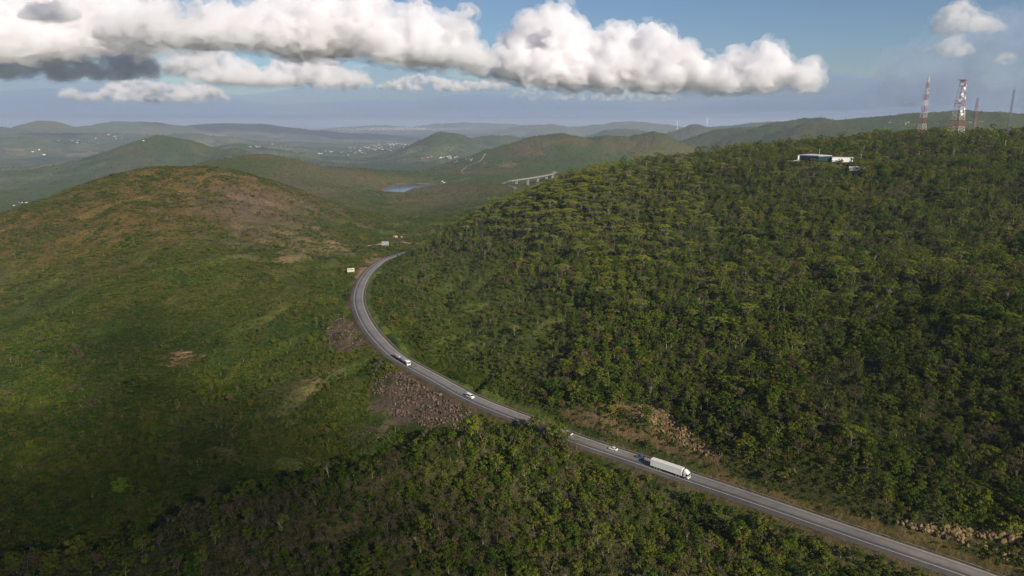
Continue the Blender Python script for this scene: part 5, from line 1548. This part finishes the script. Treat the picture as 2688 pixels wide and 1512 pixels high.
def cloud(label, tops, base, D, dens, depth=0.5, seed=0, voxel=None, lump=1.0, tint=(0.976, 0.972, 0.981), wisp=False):
    """heaps of billows between the crown line `tops` and the flat `base`, both traced as (u, v) at distance D"""
    rg = np.random.default_rng(seed)
    tops = np.array(tops, float); base = np.array(base, float)
    k = D / FPX
    u0, u1 = max(tops[0, 0], base[0, 0]), min(tops[-1, 0], base[-1, 0])
    th = max(np.interp(x, base[:, 0], base[:, 1]) - np.interp(x, tops[:, 0], tops[:, 1]) for x in np.linspace(u0, u1, 30))
    c0 = at_dist((u0 + u1) / 2, base[:, 1].mean(), D / S)
    fw = Vector((c0.x, c0.y, 0)).normalized(); rt = Vector((fw.y, -fw.x, 0))
    bm = bmesh.new()
    n = int(70 + (u1 - u0) / 3.2 + th * 0.6)
    for i in range(n):
        u = rg.uniform(u0, u1)
        vt = np.interp(u, tops[:, 0], tops[:, 1]); vb = np.interp(u, base[:, 0], base[:, 1])
        hh = vb - vt
        if hh < 4: continue
        t_ = rg.random() ** 0.8
        rad = min(hh * 0.5, th * 0.30) * rg.uniform(0.28, 1.0) * lump * (1.1 - 0.5 * t_)
        rad = max(rad, 4)
        v = min(max(vb - t_ * hh, vt + rad * 0.85), vb - rad * 0.3)
        p = at_dist(u, v, D / S)
        off = rg.uniform(-1, 1) * depth * (u1 - u0) * 0.3 * k * (1 - 0.55 * t_)
        p = p + fw * off
        M = Matrix.Translation(p) @ Matrix.Diagonal((1.15, 1.15, 0.92, 1))
        bmesh.ops.create_icosphere(bm, subdivisions=2, radius=rad * k, matrix=M)
    zb = [at_dist(b[0], b[1], D / S).z for b in base]
    me = bpy.data.meshes.new('cloud'); bm.to_mesh(me); bm.free()
    o = bpy.data.objects.new('cloud', me); COL.objects.link(o)
    rm = o.modifiers.new('merge', 'REMESH'); rm.mode = 'VOXEL'; vox = voxel or max(24.0, th * k / 58); rm.voxel_size = vox
    for sc_, st_, ty in ((th * k * 0.34, 0.14, 'CLOUDS'), (th * k * 0.20, 0.15, 'VORONOI'), (th * k * 0.085, 0.075, 'VORONOI'), (th * k * 0.035, 0.022, 'VORONOI'), (th * k * 0.05, 0.025, 'CLOUDS')):
        tx = bpy.data.textures.new('billow', ty); tx.noise_scale = sc_
        dm = o.modifiers.new('billow', 'DISPLACE'); dm.texture = tx; dm.texture_coords = 'LOCAL'; dm.strength = th * k * st_ * (2.0 if ty == 'CLOUDS' else -1.5); dm.mid_level = 0.5 if ty == 'CLOUDS' else 0.28
    rm2 = o.modifiers.new('merge_again', 'REMESH'); rm2.mode = 'VOXEL'; rm2.voxel_size = rm.voxel_size * 0.9
    dens *= 0.7 if wisp else 1.25
    me.materials.append(cloud_mat('cloud_vapour', dens, tint, th * k * 0.5 if wisp else 0))
    dg = bpy.context.evaluated_depsgraph_get()
    fin = bpy.data.meshes.new_from_object(o.evaluated_get(dg))
    o.modifiers.clear(); o.data = fin
    shells_only(fin)
    # flatten the underside at the condensation level
    co = np.empty(len(fin.vertices) * 3); fin.vertices.foreach_get('co', co); co = co.reshape(-1, 3)
    uu, vv, dd = project(co[:, 0], co[:, 1], co[:, 2])
    lev = np.interp((co[:, 0] - c0.x) * rt.x + (co[:, 1] - c0.y) * rt.y, [((b[0] - (u0 + u1) / 2) * k) for b in base], zb)
    lev = lev + 0.035 * th * k * fbm(co[:, 0], co[:, 1], th * k * 0.6, 3, 5)
    low = co[:, 2] < lev
    co[low, 2] = lev[low] + (co[low, 2] - lev[low]) * 0.18
    fin.vertices.foreach_set('co', co.ravel()); fin.update()
    # thinner vapour round the dense body
    ex = bpy.data.objects.new('fringe', fin.copy()); COL.objects.link(ex); ex.parent = o
    ex.data.materials.clear(); ex.data.materials.append(cloud_mat('cloud_fringe', dens * (0.55 if wisp else 0.3), tint, th * k * 0.30))
    nv = len(fin.vertices); nr = np.empty(nv * 3); fin.vertices.foreach_get('normal', nr); nr = nr.reshape(-1, 3)
    g_ = 0.05 + 0.055 * (fbm(co[:, 0] + co[:, 2], co[:, 2] * 1.3 - co[:, 1] * 0.6, th * k * 0.16, 4, 9) + 0.4)
    ex.data.vertices.foreach_set('co', (co + nr * (np.clip(g_, 0.01, 0.25) * th * k)[:, None]).ravel()); ex.data.update()
    rm3 = ex.modifiers.new('merge', 'REMESH'); rm3.mode = 'VOXEL'; rm3.voxel_size = vox * 1.1
    dg = bpy.context.evaluated_depsgraph_get(); f2 = bpy.data.meshes.new_from_object(ex.evaluated_get(dg)); ex.modifiers.clear(); ex.data = f2; shells_only(f2)
    tag(o, label, 'cloud', 'cumulus clouds over the plain')
    return o

cloud('long heaped white cloud with a lavender base, across the upper left sky', [(262, 100), (300, 70), (400, 42), (470, 60), (520, 30), (560, 5), (640, 18), (700, -10), (790, -25), (900, -40), (990, -30), (1012, 70), (1040, 35), (1075, 15), (1130, 12), (1150, 40), (1195, 28), (1208, 60), (1212, 118), (1245, 120), (1265, 150), (1275, 178)],
      [(262, 96), (430, 106), (660, 128), (800, 140), (980, 152), (1150, 172), (1275, 184)], 11000, 0.0062, 0.45, 1, tint=(0.968, 0.964, 0.976))
cloud('white towering cumulus with several domes, right of the sky centre', [(1250, 178), (1290, 150), (1340, 160), (1352, 75), (1392, 45), (1440, 32), (1500, 38), (1525, 78), (1560, 105), (1590, 98), (1612, 68), (1680, 58), (1745, 78), (1765, 130), (1800, 128), (1850, 150), (1885, 160), (1925, 148), (1945, 130), (1965, 155), (2005, 140), (2030, 122), (2055, 145), (2085, 172), (2110, 200), (2135, 214)],
      [(1250, 186), (1350, 205), (1500, 222), (1700, 226), (1900, 232), (2030, 224), (2135, 218)], 15000, 0.006, 0.4, 2)
cloud('bright cloud bank filling the top left corner of the sky', [(-80, -40), (60, -40), (200, -40), (300, -20), (395, -40), (430, 10), (400, 50), (420, 110)],
      [(-80, 152), (60, 158), (200, 140), (300, 128), (420, 120)], 12500, 0.005, 0.4, 3, tint=(0.970, 0.966, 0.976))
cloud('grey flat-based cloud at the left edge below the white bank', [(-90, 150), (40, 140), (160, 130), (260, 128), (330, 122), (380, 132), (405, 160), (420, 185)],
      [(-90, 198), (60, 206), (200, 210), (330, 206), (420, 196)], 13500, 0.004, 0.5, 4, tint=(0.974, 0.972, 0.984))
cloud('small dark grey cloud in front of the white bank, top left', [(52, 30), (80, 5), (130, -8), (180, 5), (222, 36)], [(52, 50), (130, 58), (222, 52)], 8000, 0.005, 0.5, 5, tint=(0.974, 0.972, 0.984))
cloud('middle row of heaped clouds under the long cloud', [(415, 170), (470, 140), (505, 122), (560, 140), (600, 118), (635, 160), (700, 182), (728, 150), (790, 140), (850, 142), (885, 160), (905, 190), (935, 178), (965, 200), (972, 222)],
      [(415, 186), (560, 215), (700, 224), (850, 230), (972, 230)], 15500, 0.0045, 0.4, 6, tint=(0.972, 0.968, 0.978))
cloud('low pale cloud nearest the left horizon', [(148, 248), (180, 228), (215, 244), (265, 236), (290, 212), (370, 206), (450, 212), (520, 214), (562, 226), (600, 250)], [(148, 255), (290, 264), (450, 266), (600, 260)], 19000, 0.0045, 0.4, 7)
cloud('row of small clouds low over the centre horizon', [(985, 222), (1040, 205), (1110, 188), (1150, 200), (1190, 208), (1250, 212), (1285, 205), (1310, 200), (1335, 222)], [(985, 234), (1110, 238), (1250, 240), (1335, 234)], 19500, 0.0045, 0.4, 8)
cloud('white ragged cloud high in the upper right sky', [(2446, 58), (2470, 20), (2500, 8), (2530, 4), (2555, 15), (2570, 40), (2600, 46), (2625, 52), (2634, 68)], [(2446, 68), (2500, 86), (2560, 86), (2634, 76)], 12000, 0.007, 0.5, 9, wisp=True)
cloud('small ragged cloud just under the white one, upper right', [(2428, 128), (2450, 116), (2480, 108), (2500, 92), (2530, 90), (2545, 118), (2560, 130)], [(2428, 140), (2490, 148), (2560, 140)], 12500, 0.005, 0.5, 10, wisp=True)
cloud('tiny cloud puff at the upper right edge of the sky', [(2612, 150), (2630, 136), (2650, 132), (2664, 144)], [(2612, 166), (2640, 170), (2664, 158)], 12500, 0.005, 0.5, 11, wisp=True)
cloud('faint low cloud streak under the towering cumulus', [(1345, 240), (1410, 222), (1500, 236), (1560, 246), (1640, 230), (1720, 234), (1790, 248)], [(1345, 258), (1500, 264), (1640, 266), (1790, 262)], 24000, 0.0024, 0.5, 12, wisp=True)
cloud('wide grey-blue shower cloud behind the radio masts', [(2300, 230), (2380, 150), (2450, 100), (2560, 70), (2680, 20), (2800, 10), (2900, 60)], [(2300, 262), (2500, 276), (2700, 280), (2900, 270)], 19000, 0.0008, 0.5, 13, tint=(0.66, 0.75, 0.90), wisp=True)

def shade_cloud(label, u, v, z, size, dens, seed, alt=900.0):
    """an unseen cloud placed up-sun, out of view, so that its shade falls at (u, v)"""
    q = at_height(u, v, z)
    k = (alt - z) / math.tan(SUN_EL)
    c = Vector((q.x + math.sin(SUN_AZ) * k, q.y + math.cos(SUN_AZ) * k, alt))
    rg = np.random.default_rng(seed)
    bm = bmesh.new()
    for i in range(26):
        d = rg.normal(size=3) * np.array((0.42, 0.42, 0.10))
        bmesh.ops.create_icosphere(bm, subdivisions=2, radius=size * rg.uniform(0.16, 0.34), matrix=Matrix.Translation(c + Vector(d * size)))
    me = bpy.data.meshes.new('cloud'); bm.to_mesh(me); bm.free()
    o = bpy.data.objects.new('cloud', me); COL.objects.link(o)
    rm = o.modifiers.new('merge', 'REMESH'); rm.mode = 'VOXEL'; rm.voxel_size = size / 28
    tx = bpy.data.textures.new('billow', 'CLOUDS'); tx.noise_scale = size * 0.2
    dm = o.modifiers.new('billow', 'DISPLACE'); dm.texture = tx; dm.texture_coords = 'LOCAL'; dm.strength = size * 0.16
    me.materials.append(cloud_mat('cloud_vapour', dens))
    tag(o, label, 'cloud', 'cumulus clouds over the plain')
shade_cloud('added cloud out of view, there only to shade the lower left slope', 30, 1420, -5, 230, 0.0055, 31)  # unseen cloud put in to darken the lower left ground
shade_cloud('added cloud out of view, there only to shade the right forest edge', 2800, 950, 30, 170, 0.003, 32)  # second unseen cloud, added to dim the forest at the right edge
shade_cloud('white cloud high overhead whose shade lies on the plain at the far left', 130, 387, -140, 560, 0.0035, 33, 2200.0)

# ------------------------------------------------------------------ haze over the whole land
m = bpy.data.materials.new('haze'); m.use_nodes = True
nt = m.node_tree
nt.nodes.remove(nt.nodes['Principled BSDF'])
pv = nt.nodes.new('ShaderNodeVolumePrincipled')
pv.inputs['Color'].default_value = (0.60, 0.70, 0.90, 1)
pv.inputs['Density'].default_value = 5.4e-5
pv.inputs['Anisotropy'].default_value = 0.0
nt.links.new(pv.outputs[0], nt.nodes['Material Output'].inputs['Volume'])
mb = MB()
HAZE_TOP = max(float(GZ.max()), 260.0) + 40.0; HAZE_LOW = float(GZ.min()) - 1.0
mb.box((0, 11000, (HAZE_TOP + HAZE_LOW) / 2), (100000, 66000, HAZE_TOP - HAZE_LOW))
hz = mb.build('haze', m)
tag(hz, 'thin blue haze lying over the hills and the plain', 'haze', kind='stuff')

# ------------------------------------------------------------------ curtains of distant rain standing along the horizon
rain = None
for k, (r0, top, dens) in enumerate(((46000, 900, 0.00060), (47500, 1700, 0.00055), (49000, 2500, 0.00045), (50500, 3400, 0.00036))):
    mt = cloud_mat('rain_veil', dens, (0.42, 0.54, 0.75))
    n = 60; P_ = []
    for i in range(n + 1):
        a = R(-62 + 124 * i / n)
        t_ = top * (1 + 0.16 * math.sin(i * 0.45 + k) + 0.08 * math.sin(i * 1.3 + 2 * k))
        for r_, z_ in ((r0, -200), (r0 + 1100, -200), (r0 + 1100, t_), (r0, t_)):
            P_.append((math.sin(a) * r_, math.cos(a) * r_, z_))
    g = MB()
    g.add(P_, [(i * 4 + b, i * 4 + (b + 1) % 4, i * 4 + 4 + (b + 1) % 4, i * 4 + 4 + b) for i in range(n) for b in range(4)] + [(0, 1, 2, 3), (n * 4 + 3, n * 4 + 2, n * 4 + 1, n * 4)])
    o = g.build('rain_veil' if k else 'distant_rain', mt)
    if rain is None:
        rain = o; tag(o, 'blue-grey curtain of distant rain along the horizon', 'rain', kind='stuff')
    else: o.parent = rain
